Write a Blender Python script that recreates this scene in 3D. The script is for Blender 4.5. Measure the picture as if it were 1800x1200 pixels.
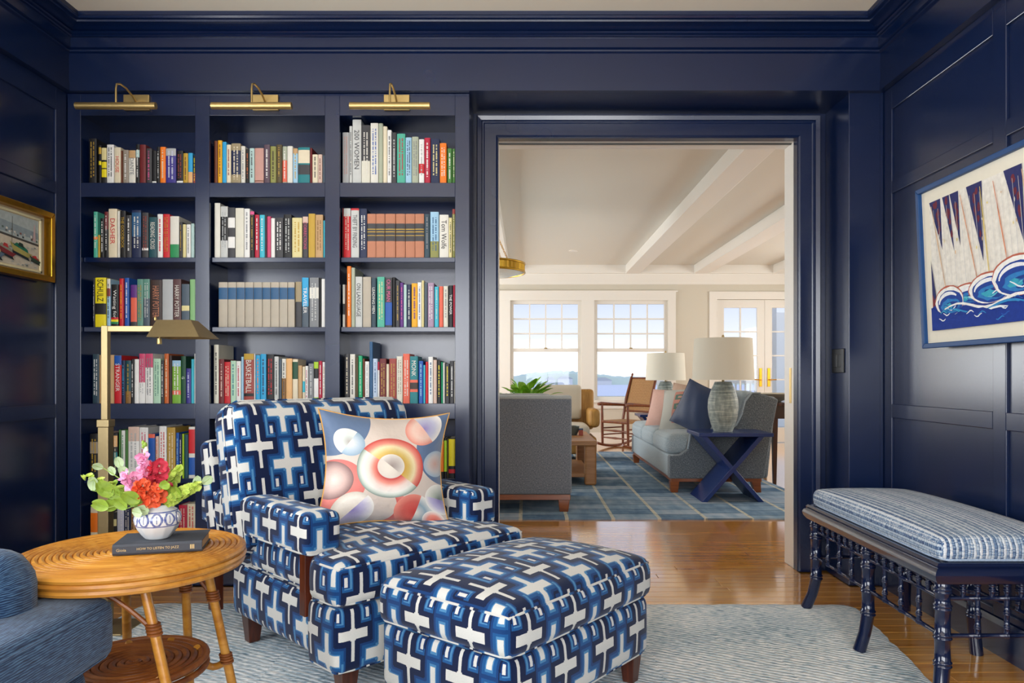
import bpy, bmesh, math, random
from mathutils import Vector, Matrix, Euler
random.seed(7)
R = math.radians
pi = math.pi
scene = bpy.context.scene
COL = scene.collection
for o in list(bpy.data.objects):
    bpy.data.objects.remove(o)

# ------------------------------------------------------------------ camera
F = 1280.0            # focal length in pixels of the 1800 x 1200 frame
U0, V0 = 925.0, 662.0  # vanishing point of the room's depth direction
CH = 1.08             # camera height
cd = bpy.data.cameras.new('camera')
cam = bpy.data.objects.new('camera', cd)
COL.objects.link(cam)
cam.location = (0, 0, CH)
cam.rotation_euler = (R(90), 0, 0)
cd.sensor_width = 36.0
cd.lens = 36.0 * F / 1800.0
cd.shift_x = -(U0 - 900) / 1800.0
cd.shift_y = (V0 - 600) / 1800.0
cd.clip_end = 2000
cd.clip_start = 0.02
scene.camera = cam


def PX(u, Y):
    return (u - U0) * Y / F


def PZ(v, Y):
    return CH - (v - V0) * Y / F


# ------------------------------------------------------------------ world, lights, exposure
w = bpy.data.worlds.new('sky')
scene.world = w
w.use_nodes = True
nt = w.node_tree
nt.nodes.clear()
wo = nt.nodes.new('ShaderNodeOutputWorld')
bg = nt.nodes.new('ShaderNodeBackground')
tc = nt.nodes.new('ShaderNodeTexCoord')
sp = nt.nodes.new('ShaderNodeSeparateXYZ')
cr = nt.nodes.new('ShaderNodeValToRGB')
nt.links.new(tc.outputs['Generated'], sp.inputs[0])
nt.links.new(sp.outputs[2], cr.inputs[0])
nt.links.new(cr.outputs[0], bg.inputs[0])
nt.links.new(bg.outputs[0], wo.inputs[0])
cr.color_ramp.elements[0].position = 0.0
cr.color_ramp.elements[0].color = (1, 1, 1, 1)
cr.color_ramp.elements[1].position = 1.0
cr.color_ramp.elements[1].color = (0.30, 0.40, 0.62, 1)
for p_, c_ in ((0.022, (1.0, 1.0, 1.0, 1)), (0.052, (0.56, 0.59, 0.65, 1)), (0.10, (0.43, 0.485, 0.61, 1))):
    e_ = cr.color_ramp.elements.new(p_)
    e_.color = c_
bg.inputs[1].default_value = 1.75


def area(name, loc, rot, sx, sy, power, col=(1, 1, 1), spread=180):
    l = bpy.data.lights.new(name, 'AREA')
    l.shape = 'RECTANGLE'
    l.size, l.size_y = sx, sy
    l.energy = power
    l.color = col
    l.spread = R(spread)
    o = bpy.data.objects.new(name, l)
    COL.objects.link(o)
    o.location = loc
    o.rotation_euler = rot
    return o


# daylight in the library's own windows (wall behind the camera) and the living room's left ones; the right pair is added light
YB = -1.6             # wall behind the camera
area('library_window_daylight', (-1.15, YB - 0.02, 1.6), (R(90), 0, 0), 1.6, 1.8, 104, (0.96, 0.98, 1.0))
area('library_window_daylight', (0.75, YB - 0.02, 1.6), (R(90), 0, 0), 1.6, 1.8, 104, (0.96, 0.98, 1.0))
area('library_window_daylight', (-2.375 - 0.03, 1.5, 1.6), (R(90), 0, R(-90)), 1.3, 1.6, 66, (0.94, 0.975, 1.0))
LX0, LX1 = -3.4, 5.4  # living room side walls
area('living_side_light', (LX0 - 0.02, 8.35, 1.5), (R(90), 0, R(-90)), 1.5, 1.6, 116, (0.95, 0.985, 1.0))
area('living_side_light', (LX0 - 0.02, 10.65, 1.5), (R(90), 0, R(-90)), 1.5, 1.6, 116, (0.95, 0.985, 1.0))
area('living_side_light', (LX1 + 0.02, 6.6, 1.5), (R(90), 0, R(90)), 1.3, 1.6, 76, (1, 1, 0.98))  # unseen right-hand window pair, added to brighten the living room
area('living_side_light', (LX1 + 0.02, 9.6, 1.5), (R(90), 0, R(90)), 1.3, 1.6, 76, (1, 1, 0.98))

vs = scene.view_settings
vs.view_transform = 'Standard'
vs.look = 'None'
vs.exposure = 0.0
vs.gamma = 1.0
vs.use_curve_mapping = False
try:
    scene.cycles.max_bounces = 8
    scene.cycles.diffuse_bounces = 4
    scene.cycles.glossy_bounces = 4
    scene.cycles.transparent_max_bounces = 12
    scene.cycles.caustics_reflective = False
    scene.cycles.caustics_refractive = False
    scene.cycles.sample_clamp_indirect = 4.0
except Exception:
    pass


# ------------------------------------------------------------------ colours and materials
def lin(c):
    return c / 12.92 if c <= 0.04045 else ((c + 0.055) / 1.055) ** 2.4


def hx(h):
    h = h.lstrip('#')
    return tuple(lin(int(h[i:i + 2], 16) / 255.0) for i in (0, 2, 4)) + (1.0,)


class E:
    def __init__(s, g, k):
        s.g, s.k = g, k

    def __add__(s, o): return s.g.m('ADD', s, o)
    def __radd__(s, o): return s.g.m('ADD', o, s)
    def __sub__(s, o): return s.g.m('SUBTRACT', s, o)
    def __rsub__(s, o): return s.g.m('SUBTRACT', o, s)
    def __mul__(s, o): return s.g.m('MULTIPLY', s, o)
    def __rmul__(s, o): return s.g.m('MULTIPLY', o, s)
    def __truediv__(s, o): return s.g.m('DIVIDE', s, o)
    def __abs__(s): return s.g.m('ABSOLUTE', s)
    def __lt__(s, o): return s.g.m('LESS_THAN', s, o)
    def __gt__(s, o): return s.g.m('GREATER_THAN', s, o)
    def floor(s): return s.g.m('FLOOR', s)
    def sin(s): return s.g.m('SINE', s)
    def sqrt(s): return s.g.m('SQRT', s)
    def mn(s, o): return s.g.m('MINIMUM', s, o)
    def mx(s, o): return s.g.m('MAXIMUM', s, o)
    def wrap(s): return s - (s + 0.5).floor()


class G:
    def __init__(s, name):
        s.mat = bpy.data.materials.new(name)
        s.mat.use_nodes = True
        s.t = s.mat.node_tree
        s.b = s.t.nodes['Principled BSDF']

    def n(s, ty):
        return s.t.nodes.new(ty)

    def put(s, sock, v):
        if isinstance(v, E):
            s.t.links.new(v.k, sock)
        elif isinstance(v, (tuple, list)):
            if sock.type == 'VECTOR':
                sock.default_value = tuple(v)[:3]
            else:
                sock.default_value = tuple(v) if len(v) == 4 else tuple(v) + (1.0,)
        else:
            sock.default_value = v

    def m(s, op, a, b=None, c=None):
        d = s.n('ShaderNodeMath')
        d.operation = op
        for i, q in enumerate((a, b, c)):
            if q is not None:
                s.put(d.inputs[i], q)
        return E(s, d.outputs[0])

    def mix(s, f, a, b, mode='MIX'):
        d = s.n('ShaderNodeMix')
        d.data_type = 'RGBA'
        d.blend_type = mode
        s.put(d.inputs[0], f)
        s.put(d.inputs[6], a)
        s.put(d.inputs[7], b)
        return E(s, d.outputs[2])

    def co(s, k='Object'):
        return E(s, s.n('ShaderNodeTexCoord').outputs[k])

    def sep(s, v):
        d = s.n('ShaderNodeSeparateXYZ')
        s.put(d.inputs[0], v)
        return [E(s, d.outputs[i]) for i in range(3)]

    def comb(s, x, y, z=0.0):
        d = s.n('ShaderNodeCombineXYZ')
        for i, q in enumerate((x, y, z)):
            s.put(d.inputs[i], q)
        return E(s, d.outputs[0])

    def vscale(s, v, sc):
        d = s.n('ShaderNodeVectorMath')
        d.operation = 'MULTIPLY'
        s.put(d.inputs[0], v)
        d.inputs[1].default_value = sc
        return E(s, d.outputs[0])

    def noise(s, v=None, scale=5.0, detail=3.0, rough=0.5, dist=0.0):
        d = s.n('ShaderNodeTexNoise')
        if v is not None:
            s.put(d.inputs['Vector'], v)
        d.inputs['Scale'].default_value = scale
        d.inputs['Detail'].default_value = detail
        d.inputs['Roughness'].default_value = rough
        d.inputs['Distortion'].default_value = dist
        return E(s, d.outputs[0])

    def rand(s):
        return E(s, s.n('ShaderNodeObjectInfo').outputs['Random'])

    def ramp(s, f, stops, const=False):
        d = s.n('ShaderNodeValToRGB')
        s.put(d.inputs[0], f)
        r = d.color_ramp
        if const:
            r.interpolation = 'CONSTANT'
        r.elements[0].position, r.elements[0].color = stops[0][0], stops[0][1]
        r.elements[1].position, r.elements[1].color = stops[-1][0], stops[-1][1]
        for p, c in stops[1:-1]:
            e = r.elements.new(p)
            e.color = c
        return E(s, d.outputs[0])

    def done(s, base, rough=0.5, metal=0.0, spec=0.5, bump=None, bs=0.3, bd=0.01, coat=0.0, sheen=0.0, coat_rough=0.1):
        b = s.b
        s.put(b.inputs['Base Color'], base)
        s.put(b.inputs['Roughness'], rough)
        b.inputs['Metallic'].default_value = metal
        b.inputs['Specular IOR Level'].default_value = spec
        b.inputs['Coat Weight'].default_value = coat
        b.inputs['Coat Roughness'].default_value = coat_rough
        b.inputs['Sheen Weight'].default_value = sheen
        if bump is not None:
            d = s.n('ShaderNodeBump')
            d.inputs['Strength'].default_value = bs
            d.inputs['Distance'].default_value = bd
            s.put(d.inputs['Height'], bump)
            s.t.links.new(d.outputs[0], b.inputs['Normal'])
        return s.mat


MC = {}


def plain(h, rough=0.5, metal=0.0, spec=0.5, var=0.06, scale=40.0, bump=0.0, coat=0.0, sheen=0.0):
    """procedural paint / cloth / metal: one colour with a fine noise in value and relief"""
    key = (h, rough, metal, spec, var, scale, bump, coat, sheen)
    if key in MC:
        return MC[key]
    g = G('m_' + h)
    c = hx(h)
    nz = g.noise(g.co('Object'), scale, 3.0)
    lo = tuple(x * (1 - var) for x in c[:3]) + (1,)
    hi = tuple(min(1, x * (1 + var)) for x in c[:3]) + (1,)
    col = g.mix(nz, lo, hi)
    MC[key] = g.done(col, rough, metal, spec, bump=nz if bump else None, bs=bump, bd=0.004, coat=coat, sheen=sheen)
    return MC[key]


def navy_paint():
    g = G('navy_gloss_paint')
    v = g.co('Object')
    n1 = g.noise(v, 3.0, 2.0)
    n2 = g.noise(g.vscale(v, (1, 1, 1)), 90.0, 2.0)
    col = g.mix(n1, hx('061839'), hx('081c43'))
    return g.done(col, 0.25, 0, 0.75, bump=n2, bs=0.025, bd=0.004)


def white_paint(name, h, rough=0.45):
    g = G(name)
    n2 = g.noise(g.co('Object'), 60.0, 2.0)
    c = hx(h)
    col = g.mix(n2, tuple(x * .985 for x in c[:3]) + (1,), c)
    return g.done(col, rough, 0, 0.4, bump=n2, bs=0.02, bd=0.003)


def wood(name, dark, mid, light, axis=0, rough=0.3, scale=1.0, coat=0.0, per_object=True, spec=0.5):
    g = G(name)
    v = g.co('Object')
    if per_object:
        r = g.rand()
        off = g.comb(r * 13.0, r * 7.0, r * 3.0)
        d = g.n('ShaderNodeVectorMath')
        d.operation = 'ADD'
        g.put(d.inputs[0], v)
        g.put(d.inputs[1], off)
        v = E(g, d.outputs[0])
    sc = [38.0 * scale] * 3
    sc[axis] = 2.4 * scale
    n1 = g.noise(g.vscale(v, tuple(sc)), 1.0, 5.0, 0.6, 0.6)
    sc2 = [160.0 * scale] * 3
    sc2[axis] = 6.0 * scale
    n2 = g.noise(g.vscale(v, tuple(sc2)), 1.0, 3.0)
    col = g.ramp(n1, [(0.25, hx(dark)), (0.5, hx(mid)), (0.75, hx(light))])
    col = g.mix(n2 * 0.22, col, hx(dark))
    if per_object:
        col = g.mix(r * 0.22, col, hx(dark))
    return g.done(col, rough, 0, spec, bump=n2, bs=0.04, bd=0.002, coat=coat, coat_rough=0.08)


def floor_boards():
    """boards drawn by the material, for the far floor where the strips are only a few pixels wide"""
    g = G('oak_strip_floor')
    v = g.co('Object')
    x, y, z = g.sep(v)
    row = (y / 0.083).floor()
    fy = y / 0.083 - row
    xs = x / 1.3 + (row * 12.9898).sin() * 43.7
    bx = xs.floor()
    fx = xs - bx
    rnd = ((row * 7.13 + bx * 3.71).sin() * 437.5)
    rnd = rnd - rnd.floor()
    n1 = g.noise(g.comb(x * 2.0 + rnd * 9.0, y * 40.0, rnd), 1.0, 4.0, 0.6, 0.5)
    col = g.ramp(n1, [(0.25, hx('b87024')), (0.5, hx('de9c44')), (0.75, hx('eeb660'))])
    col = g.mix(rnd * 0.3, col, hx('a05c18'))
    joint = (fy < 0.03).mx(fx < 0.003)
    col = g.mix(joint * 0.7, col, hx('2a1508'))
    return g.done(col, 0.16, 0, 0.5, bump=1.0 - joint, bs=0.06, bd=0.002, coat=1.0)


def woven(name, c1, c2, c3, s=380.0, rough=0.9, bs=0.35, stripe=None, sheen=0.2):
    """upholstery cloth with a visible thread (UV in metres)"""
    g = G(name)
    x, y, z = g.sep(g.co('UV'))
    wob = g.noise(g.co('UV'), 30.0, 2.0) * 0.004
    if stripe:
        a = ((y + wob) * stripe).wrap()
        t = g.noise(g.comb(x * 30.0, y * stripe * 1.3, 0.0), 1.0, 3.0)
        t = t * 0.75 + abs(a) * 0.6
    else:
        t = g.noise(g.comb(x * s, y * s * 0.35, 0.0), 1.0, 2.0) * 0.5 + g.noise(g.comb(x * s * 0.35, y * s, 0.0), 1.0, 2.0) * 0.5
    col = g.ramp(t, [(0.34, hx(c1)), (0.5, hx(c2)), (0.66, hx(c3))])
    return g.done(col, rough, 0, 0.2, bump=t, bs=bs, bd=0.003, sheen=sheen)


def key_fabric():
    """interlocking-cross woven upholstery (UV in metres, 0.205 m repeat)"""
    g = G('navy_cross_weave')
    x, y, z = g.sep(g.co('UV'))
    P = 0.212
    q = 54.0
    wob = g.noise(g.co('UV'), 260.0, 1.0) * 0.35
    u = (x / P * q + wob).floor() / q
    v = (y / P * q + wob).floor() / q
    xa = abs(u.wrap())
    xb = 0.5 - xa
    ya = v.wrap()
    yb = (v - 0.36).wrap()
    aya, ayb = abs(ya), abs(yb)

    def box(a, b, w_, h_):
        return (a - w_).mx(b - h_)
    dA = box(xa, aya, 0.265, 0.078).mn(box(xa, aya, 0.042, 0.40)).mn(box(xa, aya, 0.07, 0.1))
    dB = box(xb, ayb, 0.255, 0.076).mn(box(xb, ayb, 0.028, 0.40)).mn(box(xb, ayb, 0.055, 0.1))
    sx = abs(xa - 0.245)
    dS = box(sx, abs(ya + 0.335), 0.024, 0.075)
    # hook line that runs from the arm of the wide cross down round the small bar
    dH = box(abs(xa - 0.322), abs(ya + 0.24), 0.014, 0.20).mn(box(abs(xa - 0.27), abs(ya + 0.447), 0.066, 0.014))
    W = hx('d2d0c9')
    L, M, M2, N = hx('4a80aa'), hx('195086'), hx('10376a'), hx('0a1738')
    col = g.ramp(dA * 4.0, [(0.0, L), (0.12, M), (0.29, M2), (0.44, N)], const=True)
    col = g.mix((dH < 0.03) * (dA > 0.03), col, M)
    col = g.mix((dH < 0.0) * (dA > 0.0), col, L)
    col = g.mix((dS < 0.028) * (dA > 0.02), col, M2)
    wh = (dA < 0.0).mx(dB < 0.0).mx(dS < 0.0)
    col = g.mix(wh, col, W)
    th = g.noise(g.comb(x * 900.0, y * 260.0, 0.0), 1.0, 2.0)
    th2 = g.noise(g.comb(x * 260.0, y * 1100.0, 3.0), 1.0, 2.0)
    col = g.mix((th * 0.5 + th2 * 0.5 - 0.35) * 0.5, col, hx('16305c'))
    return g.done(col, 0.9, 0, 0.15, bump=th2 * 0.7 + wh * 0.3, bs=0.3, bd=0.002, sheen=0.15)


def glass_pane():
    g = G('window_glass')
    tr = g.n('ShaderNodeBsdfTransparent')
    gl = g.n('ShaderNodeBsdfGlossy')
    gl.inputs['Roughness'].default_value = 0.02
    mx = g.n('ShaderNodeMixShader')
    nz = g.noise(g.co('Object'), 4.0, 1.0) * 0.01 + 0.03
    g.put(mx.inputs[0], nz)
    g.t.links.new(tr.outputs[0], mx.inputs[1])
    g.t.links.new(gl.outputs[0], mx.inputs[2])
    out = g.t.nodes['Material Output']
    g.t.links.new(mx.outputs[0], out.inputs['Surface'])
    return g.mat


M_NAVY = navy_paint()
M_WHITE = white_paint('white_trim_paint', 'e9e6df', 0.35)
M_CEIL = white_paint('cream_ceiling_paint', 'fbf0da', 0.6)
M_LCEIL = white_paint('living_ceiling_paint', 'dad7cd', 0.4)
M_WALL = white_paint('cream_wall_paint', 'd0cabb', 0.55)
M_OAK = wood('oak_board', 'b87024', 'de9c44', 'eeb660', 0, 0.13, 1.0, 1.0)
M_FLOOR2 = floor_boards()
M_WALNUT = wood('reddish_walnut', '2e1208', '51220f', '6e3218', 2, 0.3, 1.0, 0.2)
M_CHERRY = wood('honey_cherry_wood', '6a3413', '8d4a1d', 'a65f2b', 0, 0.35, 1.0, 0.1)
M_DARKWOOD = wood('dark_mahogany', '200c08', '35140d', '4c2015', 2, 0.25, 1.0, 0.3)
M_LIGHTWOOD = wood('light_oak_furniture', '8a5c34', 'a87648', 'bd8c5c', 0, 0.45)
M_RATTAN = wood('honey_rattan', '94571a', 'c4862f', 'dba24a', 0, 0.35, 0.8, 0.2)
M_RATTAN_DK = wood('aged_rattan_binding', '5a2c10', '8a4c1c', 'a8662a', 0, 0.45, 0.8)
M_BRASS = plain('c9ad72', 0.38, 0.9, 0.5, 0.08, 60)
M_BRASS_DULL = plain('a8946c', 0.42, 0.85, 0.5, 0.08, 60)
M_GOLD = plain('c9962f', 0.3, 1.0, 0.5, 0.15, 50)
M_KEY = key_fabric()
M_GLASS = glass_pane()
M_PAGE = plain('d9cfb8', 0.9, var=0.12, scale=300)


# ------------------------------------------------------------------ mesh helpers
class MB:
    def __init__(s):
        s.v, s.f, s.uv, s.mi = [], [], {}, {}

    def add(s, vs, fs, uvs=None, mi=0):
        o = len(s.v)
        s.v += [tuple(p) for p in vs]
        for i, f in enumerate(fs):
            k = len(s.f)
            s.f.append(tuple(o + j for j in f))
            if uvs:
                s.uv[k] = uvs[i]
            if mi:
                s.mi[k] = mi
        return s

    def box(s, x0, x1, y0, y1, z0, z1, M=None, mi=0):
        x0, x1 = min(x0, x1), max(x0, x1)
        y0, y1 = min(y0, y1), max(y0, y1)
        z0, z1 = min(z0, z1), max(z0, z1)
        vs = [(x, y, z) for z in (z0, z1) for y in (y0, y1) for x in (x0, x1)]
        fs = [(0, 2, 3, 1), (4, 5, 7, 6), (0, 1, 5, 4), (2, 6, 7, 3), (0, 4, 6, 2), (1, 3, 7, 5)]
        if M is not None:
            vs = [M @ Vector(p) for p in vs]
        uvs = []
        for f in fs:
            a, b, c = [Vector([(x, y, z) for z in (z0, z1) for y in (y0, y1) for x in (x0, x1)][i]) for i in f[:3]]
            n = (b - a).cross(c - a)
            k = max(range(3), key=lambda i: abs(n[i]))
            q = [[(x, y, z) for z in (z0, z1) for y in (y0, y1) for x in (x0, x1)][i] for i in f]
            uvs.append([(p[1], p[2]) if k == 0 else ((p[0], p[2]) if k == 1 else (p[0], p[1])) for p in q])
        return s.add(vs, fs, uvs, mi)

    def frus(s, c0, hx0, hy0, c1, hx1, hy1, mi=0):
        """tapered block between two horizontal rectangles"""
        vs = []
        for c, a, b in ((c0, hx0, hy0), (c1, hx1, hy1)):
            vs += [(c[0] - a, c[1] - b, c[2]), (c[0] + a, c[1] - b, c[2]), (c[0] + a, c[1] + b, c[2]), (c[0] - a, c[1] + b, c[2])]
        fs = [(0, 3, 2, 1), (4, 5, 6, 7), (0, 1, 5, 4), (1, 2, 6, 5), (2, 3, 7, 6), (3, 0, 4, 7)]
        return s.add(vs, fs, None, mi)

    def tube(s, pts, rad, n=10, closed=False, mi=0, caps=True, sq=False):
        pts = [Vector(p) for p in pts]
        m = len(pts)
        rad = [rad] * m if not isinstance(rad, (list, tuple)) else rad
        tg = []
        for i in range(m):
            if closed:
                t = pts[(i + 1) % m] - pts[i - 1]
            else:
                t = pts[min(i + 1, m - 1)] - pts[max(i - 1, 0)]
            if t.length < 1e-9:
                t = tg[-1] if tg else Vector((0, 0, 1))
            tg.append(t.normalized())
        up = Vector((0, 0, 1)) if abs(tg[0].z) < 0.9 else Vector((1, 0, 0))
        nx = (up - tg[0] * up.dot(tg[0])).normalized()
        vs, uvs = [], []
        L = 0
        fr = []
        for i in range(m):
            nx = (nx - tg[i] * nx.dot(tg[i]))
            nx.normalize()
            ny = tg[i].cross(nx)
            if i:
                L += (pts[i] - pts[i - 1]).length
            for k in range(n):
                a = 2 * pi * (k + (0.5 if sq else 0)) / n
                rr = rad[i]
                vs.append(pts[i] + nx * (rr * math.cos(a)) + ny * (rr * math.sin(a)))
            fr.append(L)
        fs, uv = [], []
        r0 = max(max(rad), 1e-4)
        for i in range(m if closed else m - 1):
            j = (i + 1) % m
            la, lb = fr[i], (fr[j] if j else fr[i] + (pts[0] - pts[i]).length)
            for k in range(n):
                k2 = (k + 1) % n
                fs.append((i * n + k, i * n + k2, j * n + k2, j * n + k))
                va, vb = k / n * 2 * pi * r0, (k + 1) / n * 2 * pi * r0
                uv.append([(la, va), (la, vb), (lb, vb), (lb, va)])
        if not closed and caps:
            fs.append(tuple(range(n - 1, -1, -1)))
            fs.append(tuple((m - 1) * n + k for k in range(n)))
            uv += [[(0, 0)] * n, [(0, 0)] * n]
        return s.add(vs, fs, uv, mi)

    def lathe(s, prof, n=32, c=(0, 0, 0), mi=0, fn=None, M=None):
        vs, fs = [], []
        m = len(prof)
        for r, z in prof:
            for k in range(n):
                a = 2 * pi * k / n
                rr = r * (fn(a, z) if fn else 1.0)
                p = Vector((c[0] + rr * math.cos(a), c[1] + rr * math.sin(a), c[2] + z))
                vs.append(M @ p if M is not None else p)
        for i in range(m - 1):
            for k in range(n):
                k2 = (k + 1) % n
                fs.append((i * n + k, i * n + k2, (i + 1) * n + k2, (i + 1) * n + k))
        if prof[0][0] > 1e-6:
            fs.append(tuple(range(n - 1, -1, -1)))
        if prof[-1][0] > 1e-6:
            fs.append(tuple((m - 1) * n + k for k in range(n)))
        return s.add(vs, fs, None, mi)

    def prism(s, poly, a0, a1, axis='y', mi=0, M=None):
        """polygon (2D) extruded along an axis; poly is (x,z) for y, (y,z) for x, (x,y) for z"""
        n = len(poly)

        def P(p, a):
            q = {'y': (p[0], a, p[1]), 'x': (a, p[0], p[1]), 'z': (p[0], p[1], a)}[axis]
            return M @ Vector(q) if M is not None else q
        vs = [P(p, a0) for p in poly] + [P(p, a1) for p in poly]
        ar = sum(poly[i][0] * poly[(i + 1) % n][1] - poly[(i + 1) % n][0] * poly[i][1] for i in range(n))
        fl = (ar > 0) ^ (axis == 'y')
        fs = [tuple(range(n)) if not fl else tuple(range(n - 1, -1, -1)),
              tuple(range(2 * n - 1, n - 1, -1)) if not fl else tuple(range(n, 2 * n))]
        uvs = [[poly[i] for i in fs[0]], [poly[i - n] for i in fs[1]]]
        for i in range(n):
            j = (i + 1) % n
            f = (i, j, n + j, n + i)
            fs.append(f if fl else f[::-1])
            uu = [(poly[i][0] + poly[i][1], a0), (poly[j][0] + poly[j][1], a0), (poly[j][0] + poly[j][1], a1), (poly[i][0] + poly[i][1], a1)]
            uvs.append(uu if fl else uu[::-1])
        return s.add(vs, fs, uvs, mi)

    def quad(s, a, b, c, d, mi=0):
        return s.add([a, b, c, d], [(0, 1, 2, 3)], [[(0, 0), (1, 0), (1, 1), (0, 1)]], mi)

    def mesh(s, name, mats, smooth=False):
        me = bpy.data.meshes.new(name)
        me.from_pydata(s.v, [], s.f)
        if s.uv:
            l = me.uv_layers.new(name='UVMap')
            for k, uvs in s.uv.items():
                st = me.polygons[k].loop_start
                for i, q in enumerate(uvs):
                    l.data[st + i].uv = q
        for m in (mats if isinstance(mats, (list, tuple)) else [mats]):
            me.materials.append(m)
        for k, i in s.mi.items():
            me.polygons[k].material_index = i
        if smooth:
            me.polygons.foreach_set('use_smooth', [True] * len(me.polygons))
            try:
                me.set_sharp_from_angle(angle=R(smooth if smooth is not True else 40))
            except Exception:
                pass
        me.update()
        return me


def link(name, me, parent=None):
    o = bpy.data.objects.new(name, me)
    COL.objects.link(o)
    if parent is not None:
        o.parent = parent
    return o


def part(name, mb, mats, parent=None, smooth=False, label=None):
    o = link(name, mb.mesh(name, mats, smooth), parent)
    if label:
        o['label'] = label
    return o


def tag(o, label=None, cat=None, group=None, kind=None):
    if label:
        o['label'] = label
    if cat:
        o['category'] = cat
    if group:
        o['group'] = group
    if kind:
        o['kind'] = kind
    return o


def thing(name, label, cat, loc=(0, 0, 0), rz=0.0, group=None, rot=None):
    o = bpy.data.objects.new(name, None)
    COL.objects.link(o)
    o.empty_display_size = 0.05
    o.location = loc
    o.rotation_euler = rot if rot else (0, 0, rz)
    return tag(o, label, cat, group)


def struct(name, mb, mats, smooth=False, label=None):
    o = part(name, mb, mats, None, smooth)
    return tag(o, label, None, None, 'structure')


def bevel(o, w=0.004, seg=2, ang=40):
    b = o.modifiers.new('bevel', 'BEVEL')
    b.width = w
    b.segments = seg
    b.limit_method = 'ANGLE'
    b.angle_limit = R(ang)
    return o


def soft(size, r, crown=0.0, bcrown=0.0, side=0.0, n=10, deform=None, uvo=(0, 0), M=None, uvs=1.0):
    """upholstered block: rounded box centred on x,y with its bottom at z=0, domed top, UV in metres"""
    a, b, c = size[0] / 2, size[1] / 2, size[2] / 2
    r = min(r, a, b, c)
    mb = MB()

    def samp(h):
        k = 3
        e = [-h + r * (1 - math.cos(pi / 2 * i / k)) for i in range(k)]
        m = max(2, n)
        mid = [(-h + r) + (2 * h - 2 * r) * i / m for i in range(m + 1)]
        return e + mid + [-q for q in reversed(e)]

    def pos(x, y, z):
        q = Vector((max(-a + r, min(a - r, x)), max(-b + r, min(b - r, y)), max(-c + r, min(c - r, z))))
        d = Vector((x, y, z)) - q
        if d.length > 1e-9:
            d = d.normalized() * r
        p = q + d
        fx, fy, fz = 1 - (x / a) ** 2, 1 - (y / b) ** 2, 1 - (z / c) ** 2
        if z > 0:
            p.z += crown * (max(fx, 0) ** .55) * (max(fy, 0) ** .55) * (z / c)
        else:
            p.z += bcrown * fx * fy * (z / c)
        if side:
            p.x += side * fy ** .6 * fz * (x / a)
            p.y += side * fx ** .6 * fz * (y / b)
        p.z += c
        if deform:
            p = deform(p)
        return M @ p if M is not None else p

    def face(sa, sb, mk, uvf, flip):
        vs, fs, uv = [], [], []
        for y in sb:
            for x in sa:
                vs.append(pos(*mk(x, y)))
        w_ = len(sa)
        for j in range(len(sb) - 1):
            for i in range(w_ - 1):
                f = (j * w_ + i, j * w_ + i + 1, (j + 1) * w_ + i + 1, (j + 1) * w_ + i)
                q = [(sa[i], sb[j]), (sa[i + 1], sb[j]), (sa[i + 1], sb[j + 1]), (sa[i], sb[j + 1])]
                if flip:
                    f, q = f[::-1], q[::-1]
                fs.append(f)
                uv.append([((uvf(*t)[0] + uvo[0]) * uvs, (uvf(*t)[1] + uvo[1]) * uvs) for t in q])
        mb.add(vs, fs, uv)
    X, Y, Z = samp(a), samp(b), samp(c)
    face(X, Y, lambda x, y: (x, y, c), lambda x, y: (x, y + b + c), False)
    face(X, Y, lambda x, y: (x, y, -c), lambda x, y: (x, -y - b - c), True)
    face(X, Z, lambda x, z: (x, -b, z), lambda x, z: (x, z), False)
    face(X, Z, lambda x, z: (x, b, z), lambda x, z: (x, z), True)
    face(Y, Z, lambda y, z: (-a, y, z), lambda y, z: (-y - b - a, z), True)
    face(Y, Z, lambda y, z: (a, y, z), lambda y, z: (y + b + a, z), False)
    mb.pos = pos
    mb.half = (a, b, c)
    mb.rim = lambda zs, k=14: [pos(x, y, zs * c) for x, y in
                               [(-a + 2 * a * i / k, -b) for i in range(k)] + [(a, -b + 2 * b * i / k) for i in range(k)] +
                               [(a - 2 * a * i / k, b) for i in range(k)] + [(-a, b - 2 * b * i / k) for i in range(k)]]
    return mb


def softpart(name, mb, mat, parent, weld=True, label=None):
    me = mb.mesh(name, mat, False)
    bm = bmesh.new()
    bm.from_mesh(me)
    bmesh.ops.remove_doubles(bm, verts=bm.verts, dist=1e-5)
    bm.to_mesh(me)
    bm.free()
    me.polygons.foreach_set('use_smooth', [True] * len(me.polygons))
    o = link(name, me, parent)
    if label:
        o['label'] = label
    return o


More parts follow.
